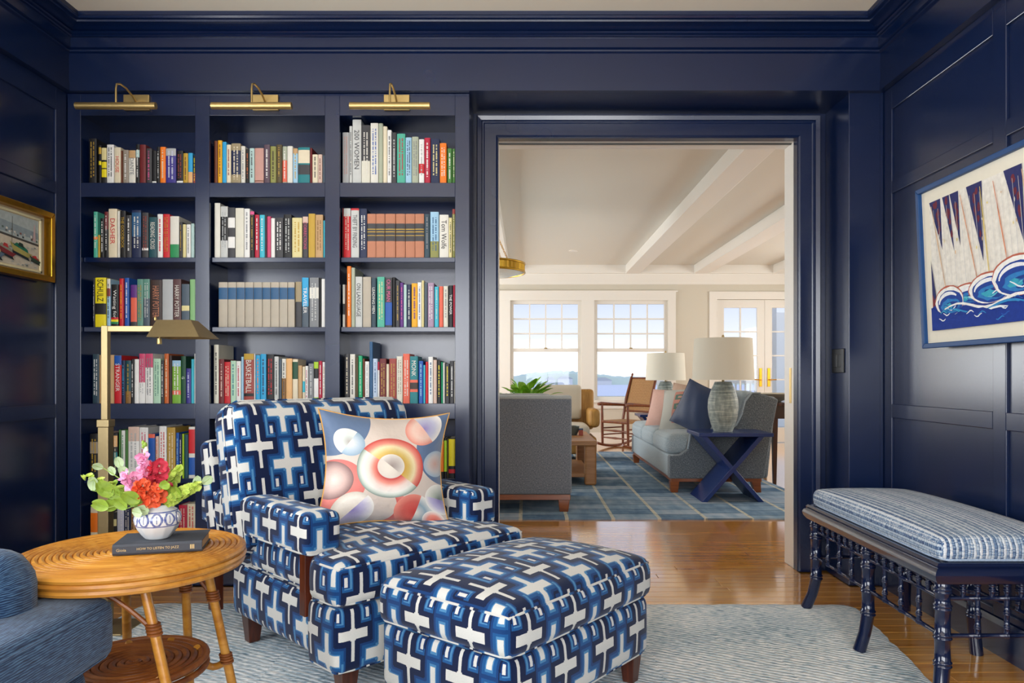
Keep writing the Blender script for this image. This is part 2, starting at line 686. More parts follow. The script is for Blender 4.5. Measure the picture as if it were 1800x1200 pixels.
def pillow_mesh(w, h, t, n=22, ear=0.05, sag=0.0):
    """throw pillow in local x (width), z (height), y (thickness); centre at origin; UV 0..1"""
    mb = MB()
    for sgn in (-1, 1):
        vs, fs, uv = [], [], []
        for j in range(n + 1):
            for i in range(n + 1):
                s_, t_ = -1 + 2 * i / n, -1 + 2 * j / n
                x = s_ * (1 - ear * (1 - t_ * t_) - 0.0) * w / 2
                z = t_ * (1 - ear * (1 - s_ * s_) - 0.0) * h / 2
                th = (max(0, 1 - s_ ** 2) ** .62) * (max(0, 1 - t_ ** 2) ** .62)
                y = sgn * (t / 2 * th + 0.0015)
                z -= sag * th
                wr = 0.004 * math.sin(9 * s_ + 4 * t_) * th
                vs.append((x, y + sgn * wr, z))
        for j in range(n):
            for i in range(n):
                f = (j * (n + 1) + i, j * (n + 1) + i + 1, (j + 1) * (n + 1) + i + 1, (j + 1) * (n + 1) + i)
                q = [(i / n, j / n), ((i + 1) / n, j / n), ((i + 1) / n, (j + 1) / n), (i / n, (j + 1) / n)]
                if sgn > 0:
                    f, q = f[::-1], q[::-1]
                fs.append(f)
                uv.append(q)
        mb.add(vs, fs, uv)
    edge = []
    for k in range(4):
        for i in range(n):
            a_ = -1 + 2 * i / n
            s_, t_ = [(a_, -1), (1, a_), (-a_, 1), (-1, -a_)][k]
            edge.append((s_ * (1 - ear * (1 - t_ * t_)) * w / 2, 0, t_ * (1 - ear * (1 - s_ * s_)) * h / 2))
    mb.edge = edge
    return mb


TXT = {}


def text_mb(body, size, width=None, spacing=1.0):
    """flat lettering as triangles in local x,y, centred"""
    key = (body, spacing)
    if key not in TXT:
        cu = bpy.data.curves.new('lettering', 'FONT')
        cu.body = body
        cu.align_x = 'CENTER'
        cu.align_y = 'CENTER'
        cu.size = 1.0
        cu.space_character = spacing
        cu.resolution_u = 2
        o = bpy.data.objects.new('tmp', cu)
        COL.objects.link(o)
        dg = bpy.context.evaluated_depsgraph_get()
        me = o.evaluated_get(dg).to_mesh()
        vs = [tuple(v.co) for v in me.vertices]
        fs = [tuple(p.vertices) for p in me.polygons]
        o.evaluated_get(dg).to_mesh_clear()
        bpy.data.objects.remove(o)
        bpy.data.curves.remove(cu)
        TXT[key] = (vs, fs)
    vs, fs = TXT[key]
    xs = [v[0] for v in vs]
    ys = [v[1] for v in vs]
    cx, cy = (max(xs) + min(xs)) / 2, (max(ys) + min(ys)) / 2
    kx = ky = size / max(1e-6, max(ys) - min(ys))
    if width:
        kx = width / max(1e-6, max(xs) - min(xs))
    return [((v[0] - cx) * kx, (v[1] - cy) * ky) for v in vs], fs
# ================================================================== the library (near room)
XL, XR = -2.375, 1.845        # side walls
YS = 3.765                    # bookcase face
YD = 4.06                     # wall that holds the doorway
YE = 4.24                     # living-room side of that wall
ZC = 2.895                    # ceiling
ZF = 2.545                    # underside of the frieze
DX0, DX1, DZ = -0.155, 1.507, 2.406   # door opening

# floor: slab with oak strips laid as single boards in the library
fl = struct('floor', MB().box(XL - 0.12, XR + 0.12, YB - 0.12, YE, -0.08, -0.0118), M_OAK)
PW = 0.083
bcache = {}


def board(x0, x1, y):
    L = round(x1 - x0, 3)
    if L not in bcache:
        m_ = MB()
        h, b = L / 2 - 0.0008, PW / 2 - 0.0008
        m_.frus((0, 0, -0.0115), h, b, (0, 0, -0.0015), h, b)
        o_ = len(m_.v)
        m_.frus((0, 0, -0.0015), h, b, (0, 0, 0.0), h - 0.0015, b - 0.0015)
        bcache[L] = m_.mesh('floor_board', M_OAK)
    o = link('floor_board', bcache[L], fl)
    o.location = ((x0 + x1) / 2, y + PW / 2, 0)


rb = random.Random(3)
y = YE - PW * 28
for row in range(28):
    lo, hi = (XL + 0.004, XR - 0.004) if y + PW < YS else ((DX0, DX1) if y + PW > YD else (-0.29, 1.665))
    if y + PW > YE - 0.001:
        pass
    x = lo
    first = rb.choice([0.4, 0.7, 1.0, 1.2])
    while x < hi - 1e-4:
        x1 = min(hi, x + first)
        if hi - x1 < 0.25:
            x1 = hi
        board(x, x1, y)
        x = x1
        first = rb.choice([0.9, 1.2, 1.5])
    y += PW

struct('ceiling', MB().box(XL - 0.12, XR + 0.12, YB - 0.12, YS, ZC, ZC + 0.1), M_CEIL)


def wall_panels(name, side):
    """side wall with stiles and rails standing proud of the panels"""
    s = 1 if side == 'right' else -1
    xw = XR if s > 0 else XL
    if s > 0:
        wm = MB().box(xw + s * 0.012, xw + s * 0.12, YB, YE - 0.02, 0, ZC)
    else:   # the left wall has a window nearer the camera than the frame shows
        wm = MB().box(xw - 0.12, xw - 0.012, YB, 0.85, 0, ZC).box(xw - 0.12, xw - 0.012, 2.15, YE - 0.02, 0, ZC)
        wm.box(xw - 0.12, xw - 0.012, 0.85, 2.15, 0, 0.8).box(xw - 0.12, xw - 0.012, 0.85, 2.15, 2.4, ZC)
    wl = struct(name, wm, M_NAVY)
    ys = [3.765, 3.678, 2.880, 2.801, 2.0, 1.92, 1.12, 1.04, 0.241, 0.169, -0.6, -0.672, -1.44, YB]
    t = 0.012

    def bar(nm, y0, y1, z0, z1):
        o = part(nm, MB().box(min(xw, xw + s * 0.013), max(xw, xw + s * 0.013), y0, y1, z0, z1), M_NAVY, wl)
        bevel(o, 0.003, 2)
    if s < 0:
        ys = ys[:4] + [2.25, 2.15, 0.85, 0.75] + ys[8:]
    for i in range(0, len(ys), 2):
        bar('stile', ys[i + 1], ys[i], 0.14, ZF)
    for i in range(1, len(ys) - 1, 2):
        for z0, z1 in (((0.14, 0.17), (0.873, 0.943), (2.005, 2.068), (2.43, ZF)) if not (s < 0 and ys[i] == 2.15) else ((0.14, 0.17), (0.70, 0.80), (2.40, ZF))):
            bar('rail', ys[i + 1], ys[i], z0, z1)
    return wl


wall_panels('wall_left', 'left')
wall_panels('wall_right', 'right')
for nm, xw, s in (('baseboard_left', XL, 1), ('baseboard_right', XR, -1)):
    struct(nm, MB().prism([(xw, 0), (xw + s * 0.018, 0), (xw + s * 0.018, 0.12), (xw + s * 0.008, 0.14), (xw, 0.14)], YB, YS, 'y'), M_NAVY)

# wall between the rooms, with the opening, navy on this side and white on the other
wb = MB()
wb.box(XL, DX0 - 0.012, YD, YD + 0.03, 0, ZC)
wb.box(DX1 + 0.012, XR, YD, YD + 0.03, 0, ZC)
wb.box(DX0 - 0.012, DX1 + 0.012, YD, YD + 0.03, DZ + 0.012, ZC)
struct('wall_back', wb, M_NAVY)
wb = MB()
wb.box(LX0, DX0 - 0.012, YD + 0.03, YE, 0, ZC)
wb.box(DX1 + 0.012, LX1, YD + 0.03, YE, 0, ZC)
wb.box(DX0 - 0.012, DX1 + 0.012, YD + 0.03, YE, DZ + 0.012, ZC)
struct('wall_between', wb, M_WALL)
# jamb lining: navy front edge, white inside
j = MB()
for x0, x1 in ((DX0 - 0.012, DX0), (DX1, DX1 + 0.012)):
    j.box(x0, x1, YD - 0.01, YD + 0.045, 0, DZ)
j.box(DX0 - 0.012, DX1 + 0.012, YD - 0.01, YD + 0.045, DZ, DZ + 0.012)
jo = struct('trim_1', j, M_NAVY)
j = MB()
for x0, x1 in ((DX0 - 0.012, DX0 - 0.001), (DX1 + 0.001, DX1 + 0.012)):
    j.box(x0, x1, YD + 0.05, YE + 0.01, 0.0, DZ)
j.box(DX0 - 0.012, DX1 + 0.012, YD + 0.05, YE + 0.01, DZ + 0.001, DZ + 0.012)
jw = struct('trim_2', j, M_WHITE)
part('pocket_door_track', MB().box(DX0, DX1, 4.135, 4.15, DZ - 0.006, DZ + 0.001), plain('3a3a38', 0.4), jw)
part('strike_plate', MB().box(DX1 - 0.003, DX1 + 0.001, 4.14, 4.165, 0.93, 1.13), M_BRASS, jw)
# casing round the opening: flat board with a raised back band
for nm, segs in (('trim_3', [('v', DX0, -1)]), ('trim_4', [('v', DX1, 1)]), ('trim_5', [('h', DZ, 1)])):
    c_ = MB()
    for k, p, s in segs:
        W = 0.118
        prof = [(0.004, 0.0), (0.004, 0.02), (0.012, 0.026), (0.075, 0.026), (0.08, 0.03), (0.088, 0.03), (0.092, 0.04), (W - 0.004, 0.045), (W, 0.04), (W, 0)]
        n_ = len(prof)
        vs = []
        for q in (0, 1):
            for d, h in prof:
                if k == 'v':
                    vs.append((p + s * d, YD - h, 0 if q == 0 else DZ + d))
                else:
                    vs.append((DX0 - d if q == 0 else DX1 + d, YD - h, p + d))
        fs = [(i, (i + 1) % n_, n_ + (i + 1) % n_, n_ + i) for i in range(n_)] + [tuple(range(n_)), tuple(range(2 * n_ - 1, n_ - 1, -1))]
        c_.add(vs, fs)
    struct(nm, c_, M_NAVY)

# soffit above the doorway and the pilaster at its right
struct('trim_6', MB().box(-0.294, 1.668, YS + 0.002, YD, ZF, ZC), M_NAVY)
pil = struct('trim_7', MB().box(1.668, XR + 0.012, YS, YD, 0, ZC), M_NAVY)
bevel(pil, 0.003)
part('edge_bead', MB().box(1.828, 1.84, YS - 0.008, YS, 0, ZF), M_NAVY, pil)

# crown moulding and frieze, mitred in the corners
prof = [(0.0, ZF), (.036, ZF), (.036, 2.591), (.028, 2.594), (.028, 2.738), (.040, 2.744), (.041, 2.752), (.036, 2.755), (.050, 2.761), (.050, 2.810),
        (.060, 2.811), (.066, 2.816), (.060, 2.822), (.068, 2.826), (.074, 2.831), (.068, 2.836), (.082, 2.839), (.098, 2.846), (.114, 2.850), (.132, 2.852),
        (.134, 2.860), (.150, 2.862), (.156, 2.870), (.150, 2.878), (.152, 2.895), (0, 2.895)]
n_ = len(prof)


def sweep(name, fa, fb):
    vs = [fa(d, z) for d, z in prof] + [fb(d, z) for d, z in prof]
    fs = [(i, (i + 1) % n_, n_ + (i + 1) % n_, n_ + i) for i in range(n_)] + [tuple(range(n_)), tuple(range(2 * n_ - 1, n_ - 1, -1))]
    m_ = MB().add(vs, fs)
    o = struct(name, m_, M_NAVY)
    bm = bmesh.new()
    bm.from_mesh(o.data)
    bmesh.ops.recalc_face_normals(bm, faces=bm.faces)
    bm.to_mesh(o.data)
    bm.free()


sweep('trim_8', lambda d, z: (XL + d, YS - d, z), lambda d, z: (XR - d, YS - d, z))
sweep('trim_9', lambda d, z: (XL + d, YB, z), lambda d, z: (XL + d, YS - d, z))
sweep('trim_10', lambda d, z: (XR - d, YB, z), lambda d, z: (XR - d, YS - d, z))

# wall behind the camera with the library's two windows
wf = MB()
ops = [(-1.95, -0.35), (-0.05, 1.55)]
xs = [XL, ops[0][0], ops[0][1], ops[1][0], ops[1][1], XR]
for i in (0, 2, 4):
    wf.box(xs[i], xs[i + 1], YB - 0.12, YB, 0, ZC)
for a_, b_ in ops:
    wf.box(a_, b_, YB - 0.12, YB, 0, 0.7)
    wf.box(a_, b_, YB - 0.12, YB, 2.4, ZC)
struct('wall_front', wf, M_NAVY)
for k, (a_, b_) in enumerate(ops):
    f_ = MB()
    for x0, x1 in ((a_, a_ + 0.05), (b_ - 0.05, b_), ((a_ + b_) / 2 - 0.012, (a_ + b_) / 2 + 0.012)):
        f_.box(x0, x1, YB - 0.004, YB + 0.02, 0.7, 2.4)
    for z0, z1 in ((0.7, 0.75), (2.35, 2.4), (1.53, 1.57)):
        f_.box(a_, b_, YB - 0.004, YB + 0.02, z0, z1)
    struct('window_%d' % (k + 3), f_, M_WHITE)
f_ = MB()
for y0, y1 in ((0.85, 0.9), (2.1, 2.15), (1.488, 1.512)):
    f_.box(XL - 0.012, XL + 0.02, y0, y1, 0.8, 2.4)
for z0, z1 in ((0.8, 0.85), (2.35, 2.4), (1.58, 1.62)):
    f_.box(XL - 0.012, XL + 0.02, 0.85, 2.15, z0, z1)
struct('window_9', f_, M_WHITE)

# ------------------------------------------------------------------ built-in bookcase
def SX(u): return PX(u, YS)
def SZ(v): return PZ(v, YS)


bc = thing('bookcase', 'navy painted built-in bookcase with three bays of books left of the doorway', 'bookcase')
cols = [118, 142, 343, 368, 571, 597, 800, 825]
DEP = 0.262
FT = 0.02
bx_l, bx_r = SX(118) + 0.002, SX(825)
rails = [(166, 203), (321, 346), (709, 736)]
zbot = SZ(952)
for i in range(0, 8, 2):
    x0 = bx_l if i == 0 else SX(cols[i])
    o = part('post', MB().box(x0, SX(cols[i + 1]), YS, YS + FT, 0.0, ZF - 0.002), M_NAVY, bc)
    bevel(o, 0.0015)
bays = [(SX(142), SX(343)), (SX(368), SX(571)), (SX(597), SX(800))]
for i, (a_, b_) in enumerate(bays):
    for v0, v1 in rails:
        bevel(part('rail', MB().box(a_, b_, YS, YS + FT, SZ(v1), SZ(v0) if v0 > 170 else ZF - 0.002), M_NAVY, bc), 0.0015)
    bevel(part('plinth', MB().box(a_, b_, YS, YS + FT, 0.0, zbot), M_NAVY, bc), 0.0015)
    for v in (321, 709, 952):    # fixed shelf decks behind the rails
        part('shelf', MB().box(a_ - 0.03, b_ + 0.03, YS + FT, YS + DEP, SZ(v) - 0.03, SZ(v)), M_NAVY, bc)
    for v in (451, 574, 842):    # adjustable shelves
        bevel(part('shelf', MB().box(a_ + 0.002, b_ - 0.002, YS + 0.022, YS + DEP, SZ(v) - 0.025, SZ(v)), M_NAVY, bc), 0.002)
    part('shelf', MB().box(a_ - 0.03, b_ + 0.03, YS + FT, YS + DEP, SZ(203), SZ(203) + 0.02), M_NAVY, bc)
for x0, x1 in ((bx_l, SX(142)), (SX(347), SX(364)), (SX(575), SX(593)), (SX(800), bx_r)):
    part('side_panel', MB().box(x0, x1, YS + FT, YS + DEP, 0, ZF - 0.002), M_NAVY, bc)
part('back_panel', MB().box(bx_l, bx_r, YS + DEP, YS + DEP + 0.02, 0, ZF - 0.002), M_NAVY, bc)

# ------------------------------------------------------------------ the books
CN = dict(
    black=('1b1a1c', 'black'), charcoal=('3c3b3e', 'charcoal'), white=('e8e6e1', 'white'), offwhite=('dedace', 'off-white'), cream=('e0d3b6', 'cream'),
    ivory=('d9d5c4', 'ivory'), lightgrey=('c4c5c1', 'light grey'), grey=('7f8184', 'mid grey'), silver=('aeb0b0', 'silver grey'), taupe=('93887a', 'taupe'),
    tan=('c09a6c', 'tan'), beige=('b5aa98', 'beige'), khaki=('9c8c6c', 'khaki'), brown=('6c3a22', 'brown'), darkbrown=('3a2a26', 'dark brown'),
    maroon=('6d2426', 'maroon'), brick=('9a4038', 'brick red'), crimson=('b4203c', 'crimson'), red=('c8242c', 'bright red'), coral=('e0664e', 'coral'),
    orange=('ef7a1c', 'orange'), apricot=('e2ae72', 'apricot'), burnt=('c8642c', 'burnt orange'), terracotta=('b9795a', 'terracotta cloth'), blush=('d6b8a8', 'blush pink'),
    pink=('d85a8c', 'pink'), rose=('c8466c', 'rose'), dustypink=('c49488', 'dusty pink'), mauve=('a78ba4', 'mauve'), plum=('5a4652', 'plum'), lavender=('c6c8da', 'lavender'),
    purple=('5c2c7c', 'purple'), indigo=('3c3484', 'indigo'), navy=('1d2748', 'navy'), blue=('1f55a8', 'royal blue'), denim=('2c5880', 'denim blue'), slate=('4d5a66', 'slate grey'),
    skyblue=('2f9fd0', 'sky blue'), lightblue=('9cc4dc', 'light blue'), paleblue=('b8c8dc', 'pale blue'), aqua=('3fb4c8', 'aqua'), paleaqua=('b2cdc8', 'pale aqua'),
    teal=('1f7a80', 'teal'), darkteal=('1f4a52', 'dark teal'), seagreen=('4fae94', 'sea green'), mint=('b4d6ba', 'mint green'), sage=('a8ae98', 'sage'),
    sageteal=('5c8c7c', 'sage green'), emerald=('1fa470', 'emerald'), green=('2c8c54', 'green'), forest=('4a7c3c', 'leaf green'), darkgreen=('1f4c34', 'dark green'),
    grass=('7cac3c', 'grass green'), lime=('a8cc2c', 'lime'), olive=('8c8c4c', 'olive'), darkolive=('54482c', 'dark olive'), darkslate=('2f4450', 'dark slate'),
    yellow=('e8d420', 'yellow'), amber=('e8a81c', 'amber yellow'), mustard=('c09a34', 'mustard'), straw=('dccf94', 'straw yellow'), gold=('b4903c', 'dull gold'), bronze=('8c6434', 'bronze'),
    plumbrown=('5a3c3c', 'plum brown'), lightgreen=('88b87c', 'light green'))
ORD = ['first', 'second', 'third', 'fourth', 'fifth', 'sixth', 'seventh', 'eighth', 'ninth', 'tenth', 'eleventh', 'twelfth', 'thirteenth', 'fourteenth', 'fifteenth',
       'sixteenth', 'seventeenth', 'eighteenth', 'nineteenth', 'twentieth', 'twenty-first', 'twenty-second', 'twenty-third', 'twenty-fourth', 'twenty-fifth', 'twenty-sixth']
ROWN = ['top', 'second', 'third', 'fourth', 'fifth', 'bottom']
BAYN = ['left', 'middle', 'right']
ROWV = [321, 451, 574, 709, 842, 952]
rbk = random.Random(11)


def bmat(k):
    return plain(CN[k][0], 0.5, 0, 0.4, 0.08, 25)


def book(u0, u1, vtop, col, text, tcol, bands, rowi, bayi, idx, cnt):
    Yb = YS + 0.035 + rbk.uniform(0, 0.012)
    x0, x1 = PX(u0, Yb), PX(u1, Yb)
    xl, xr = bays[bayi]
    x0, x1 = max(x0, xl + 0.003), min(x1, xr - 0.003)
    w_ = x1 - x0 - 0.0012
    z0 = SZ(ROWV[rowi])
    h = PZ(vtop, Yb) - z0
    d = min(0.2, max(0.125, h * 0.68 + rbk.uniform(-.012, .012)))
    b = MB()
    t = min(0.0028, w_ * 0.2)
    hw = w_ / 2
    # case: two boards and a slightly rounded spine
    b.box(-hw, -hw + t, 0.003, d, 0, h)
    b.box(hw - t, hw, 0.003, d, 0, h)
    k = 5
    sp_ = [(-hw + 2 * hw * i / k, 0.003 - 0.003 * math.sin(pi * i / k) ** 0.6) for i in range(k + 1)] + [(hw, 0.0045), (-hw, 0.0045)]
    b.prism(sp_, 0, h, 'z')
    size = 'slim' if w_ < 0.02 else ('thick' if w_ > 0.042 else '')
    hgt = 'tall' if h > 0.29 else ('short' if h < 0.175 else '')
    cn = CN[col][1]
    extra = ''
    if bands:
        bb = max(bands, key=lambda q: q[1] - q[0])
        extra = ' with %s band' % CN[bb[2]][1].replace('terracotta cloth', 'terracotta')
    adj = ' '.join(q for q in (hgt, size, cn) if q)
    lab = '%s book%s, %s from left, %s shelf, %s bay' % (adj, extra, ORD[idx], ROWN[rowi], BAYN[bayi])
    o = part('book', b, bmat(col), None)
    tag(o, lab, 'book', 'books on the %s shelf of the %s bay' % (ROWN[rowi], BAYN[bayi]))
    o.location = (x0 + 0.0006 + hw, Yb, z0)
    pg = MB().box(-hw + t, hw - t, 0.005, d - 0.004, 0.0025, h - 0.003)
    part('pages', pg, M_PAGE, o)
    ys = -0.0004
    for f0, f1, c in bands:
        ys -= 0.0002
        q = MB()
        for i in range(k):
            pa, pb = sp_[i], sp_[i + 1]
            q.quad((pa[0], pa[1] + ys, f0 * h), (pb[0], pb[1] + ys, f0 * h), (pb[0], pb[1] + ys, f1 * h), (pa[0], pa[1] + ys, f1 * h))
        part('spine_band', q, bmat(c), o)
    if text:
        q = MB()
        yy = -0.0018
        if text == '~':
            zt, zb = h * rbk.uniform(.86, .93), h * rbk.uniform(.12, .2)
            rows_ = 2 if w_ > 0.03 else 1
            for r_ in range(rows_):
                lw = w_ * (0.17 if rows_ == 2 else 0.3)
                xc = (r_ - (rows_ - 1) / 2) * w_ * 0.34
                z = zt
                while z > zb:
                    l_ = rbk.uniform(0.0025, 0.0055)
                    if z - l_ < zb:
                        break
                    jw_ = lw * rbk.uniform(.75, 1)
                    q.quad((xc - jw_ / 2, yy, z - l_), (xc + jw_ / 2, yy, z - l_), (xc + jw_ / 2, yy, z), (xc - jw_ / 2, yy, z))
                    z -= l_ + rbk.choice([0.0014, 0.0014, 0.0016, 0.007])
        else:
            lowb = [q_ for q_ in bands if 0.44 < q_[1] <= 0.52]
            lim, zc = (h * 0.44, h * 0.74) if lowb else (h * 0.66, h * 0.54)
            vs, fs = text_mb(text, w_ * 0.56, min(lim, w_ * 0.56 * len(text) * 0.9))
            q.add([(y_, yy, zc - x_) for x_, y_ in vs], fs)
        part('spine_lettering', q, bmat(tcol or 'gold'), o)
    return o


BK = {}
# x0, x1, top edge (in enlarged-crop pixels), colour, lettering, lettering colour, bands
BK[0, 0] = (120, 3.75, 150, [
    (135, 185, 350, 'black', '~', 'gold'), (198, 217, 395, 'black', '', '', [(.5, .6, 'yellow'), (.78, .95, 'mustard')]), (218, 252, 412, 'black', '', '', [(.2, .42, 'yellow'), (.45, .62, 'yellow'), (.67, 1, 'straw')]),
    (253, 300, 390, 'white', '~', 'charcoal'), (302, 345, 408, 'cream', 'HOUSE', 'red'), (345, 357, 430, 'brown'), (358, 396, 425, 'taupe', '~', 'white'), (397, 442, 428, 'offwhite', 'DANTE', 'grey', [(.78, 1, 'tan')]),
    (444, 469, 388, 'black', '~', 'white', [(.68, .86, 'paleaqua')]), (470, 510, 390, 'maroon'), (512, 549, 415, 'charcoal', '~', 'pink'), (551, 580, 430, 'black', '', '', [(.06, .11, 'white')]), (582, 603, 405, 'black', '~', 'white'),
    (604, 641, 405, 'orange', '~', 'cream'), (642, 709, 415, 'indigo', '~', 'lavender', [(.8, 1, 'silver')]), (713, 756, 430, 'black', '~', 'brick', [(.06, .12, 'white')]), (757, 788, 447, 'mustard', '~', 'brown'),
    (789, 819, 445, 'skyblue', '', '', [(0, .4, 'apricot')]), (821, 842, 460, 'black', '~', 'yellow', [(0, .4, 'brick')])])
BK[0, 1] = (120, 3.75, 150, [
    (165, 192, 832, 'seagreen', '~', 'white', [(.4, .46, 'orange')]), (193, 209, 985, 'mustard'), (210, 236, 875, 'black', '~', 'white'), (237, 263, 832, 'black', '~', 'white', [(.62, 1, 'maroon')]), (264, 321, 813, 'cream', 'DASHER', 'red'),
    (322, 339, 828, 'offwhite'), (341, 377, 826, 'black', 'THE GOODBOOK', 'mustard'), (380, 415, 855, 'charcoal', '~', 'white'), (417, 479, 822, 'navy', '~', 'offwhite', [(.45, .95, 'denim')]), (484, 527, 838, 'charcoal', '~', 'brick', [(.17, .22, 'white')]),
    (530, 583, 868, 'darkteal', 'READING CROSS', 'offwhite'), (586, 622, 848, 'white', '~', 'red'), (624, 668, 848, 'red', '~', 'gold'), (670, 729, 862, 'offwhite', '', '', [(0, .33, 'green')]), (731, 752, 900, 'charcoal', '~', 'gold'),
    (753, 775, 915, 'straw'), (777, 806, 916, 'white', '~', 'grey'), (808, 830, 910, 'paleaqua')])
BK[1, 0] = (350, 3.75, 150, [
    (98, 121, 365, 'brown'), (122, 151, 362, 'amber', '~', 'brown'), (152, 179, 372, 'skyblue'), (180, 209, 390, 'cream', '~', 'brick'), (211, 273, 382, 'khaki', '~', 'cream', [(.25, .83, 'navy')]), (275, 303, 400, 'offwhite', '~', 'grey'),
    (307, 329, 420, 'black', '~', 'burnt'), (331, 363, 414, 'paleaqua', '~', 'charcoal'), (365, 425, 413, 'dustypink', '', '', [(.1, .125, 'brown')]), (427, 466, 390, 'plum', '~', 'white'), (468, 507, 401, 'olive', '~', 'darkbrown'),
    (508, 545, 390, 'darkolive', '~', 'gold'), (548, 579, 402, 'sage', '~', 'white', [(.08, .64, 'coral')]), (580, 616, 400, 'offwhite'), (618, 650, 415, 'lightblue', '~', 'mustard', [(.86, 1, 'tan')]), (652, 729, 408, 'teal', '', '', [(.58, .93, 'cream'), (.28, .54, 'charcoal')]),
    (730, 745, 412, 'maroon'), (746, 782, 455, 'cream', '~', 'charcoal'), (783, 811, 455, 'blush', '~', 'brown'), (813, 831, 460, 'slate')])
BK[1, 1] = (350, 3.75, 150, [
    (100, 138, 775, 'offwhite'), (140, 188, 797, 'lightgrey', '~', 'silver', [(.34, .8, 'black')]), (189, 236, 805, 'charcoal', '', '', [(.2, .42, 'white'), (.6, .8, 'white')]), (238, 294, 808, 'ivory'), (296, 333, 812, 'white', '~', 'grey'), (335, 363, 830, 'black', '~', 'gold', [(.93, 1, 'pink')]),
    (366, 396, 852, 'crimson', '~', 'white'), (398, 432, 853, 'aqua', '~', 'white'), (433, 446, 855, 'charcoal'), (447, 472, 863, 'rose'), (473, 499, 875, 'white'), (500, 553, 872, 'charcoal', '~', 'white'), (556, 608, 850, 'black', '~', 'lightgrey'),
    (612, 678, 872, 'straw', '~', 'mustard'), (681, 718, 865, 'charcoal', 'CORRECTIONS', 'rose', [(.85, 1, 'blush')]), (720, 764, 845, 'mustard'), (766, 816, 852, 'tan', '~', 'bronze'), (818, 832, 890, 'aqua')])
BK[2, 0] = (580, 3.75, 150, [
    (68, 125, 310, 'silver', '~', 'dustypink'), (127, 147, 268, 'lightgrey', '~', 'charcoal'), (148, 206, 225, 'lightgrey', '200 WOMEN', 'charcoal'), (207, 264, 262, 'ivory', '~', 'offwhite', [(.4, 1, 'charcoal')]), (267, 318, 248, 'offwhite', '~', 'blue'), (319, 349, 250, 'sage'),
    (350, 377, 270, 'cream'), (378, 405, 294, 'white', '~', 'charcoal'), (406, 439, 310, 'charcoal', '~', 'lightgrey'), (441, 496, 318, 'seagreen', '~', 'crimson'), (498, 538, 343, 'lightblue', '~', 'navy'), (540, 583, 338, 'sage', '~', 'grey'), (586, 621, 355, 'white', '~', 'silver', [(.25, .46, 'red')]),
    (622, 661, 345, 'crimson', '~', 'white'), (664, 722, 352, 'navy', '~', 'straw'), (724, 768, 380, 'orange', '~', 'white'), (774, 804, 415, 'forest', '~', 'white'), (806, 832, 418, 'forest', '~', 'cream')])
BK[2, 1] = (580, 3.75, 150, [
    (62, 88, 808, 'maroon'), (90, 136, 810, 'red', '~', 'blush', [(.84, 1, 'lightgrey')]), (138, 191, 810, 'lightgrey', 'THEFT BY FINDING', 'charcoal', [(.96, 1, 'red')]), (194, 243, 812, 'navy', '~', 'white')] +
    [(a_, b_, 846, 'terracotta', '', '', [(.38, .78, 'charcoal'), (.5, .515, 'mustard'), (.58, .6, 'mustard'), (.64, .66, 'mustard')]) for a_, b_ in ((245, 302), (303, 361), (363, 430), (432, 495), (497, 559), (560, 620))] +
    [(622, 658, 848, 'darkslate', '~', 'grey'), (661, 717, 833, 'lightblue', '~', 'denim', [(0, .36, 'olive')]), (721, 782, 852, 'offwhite', 'Tom Wolfe', 'black'), (783, 805, 872, 'straw', '~', 'charcoal'), (806, 830, 815, 'olive', '~', 'cream', [(.9, 1, 'brick')])])
BK[0, 2] = (120, 4.617, 460, [
    (200, 214, 130, 'charcoal', '~', 'white'), (216, 306, 128, 'yellow', 'SCHULZ', 'black', [(.26, .48, 'black')]), (311, 341, 138, 'lightblue', '~', 'charcoal', [(.8, 1, 'offwhite'), (.64, .8, 'brick')]), (344, 406, 183, 'black', 'Waiting for', 'white', [(.08, .13, 'green'), (.13, .18, 'yellow'), (.18, .23, 'red')]),
    (412, 447, 135, 'red', '~', 'amber'), (455, 492, 130, 'blue', '~', 'white'), (504, 556, 187, 'coral', '', '', [(.7, 1, 'purple'), (0, .13, 'charcoal')]), (557, 606, 140, 'sageteal', '~', 'gold'), (607, 660, 140, 'slate', '~', 'lightgrey', [(.6, 1, 'sageteal')]),
    (664, 759, 146, 'darkbrown', 'HARRY POTTER', 'terracotta'), (762, 848, 142, 'silver'), (850, 914, 140, 'plumbrown', 'HARRY POTTER', 'offwhite'), (918, 982, 180, 'slate', '', '', [(.38, .5, 'straw')]), (985, 1032, 142, 'lightgreen')])
BK[0, 3] = (120, 4.617, 460, [
    (195, 249, 748, 'darkslate', '~', 'white'), (250, 370, 755, 'tan'), (372, 430, 760, 'red', 'STRANGER', 'white', [(.8, 1, 'blue')]), (431, 461, 800, 'navy', '~', 'skyblue'), (463, 507, 800, 'darkteal', '~', 'gold', [(0, .28, 'bronze')]), (508, 533, 790, 'black', '~', 'white'), (535, 572, 790, 'white'),
    (573, 622, 745, 'white', '~', 'silver', [(.42, 1, 'rose')]), (624, 686, 745, 'white', '~', 'grey', [(.72, 1, 'rose')]), (689, 749, 785, 'mint', '~', 'sageteal'), (751, 776, 800, 'charcoal', '~', 'white'), (778, 814, 745, 'burnt', '~', 'cream'), (815, 840, 760, 'darkbrown'),
    (842, 912, 800, 'grass', '~', 'white', [(.2, .3, 'coral'), (.86, 1, 'lightblue')]), (913, 953, 765, 'darkgreen', 'G', 'white'), (955, 995, 865, 'indigo', '~', 'lavender'), (996, 1020, 790, 'aqua'), (1021, 1033, 745, 'white')])
xs9 = [157, 232, 302, 371, 441, 512, 580, 650, 718, 776]
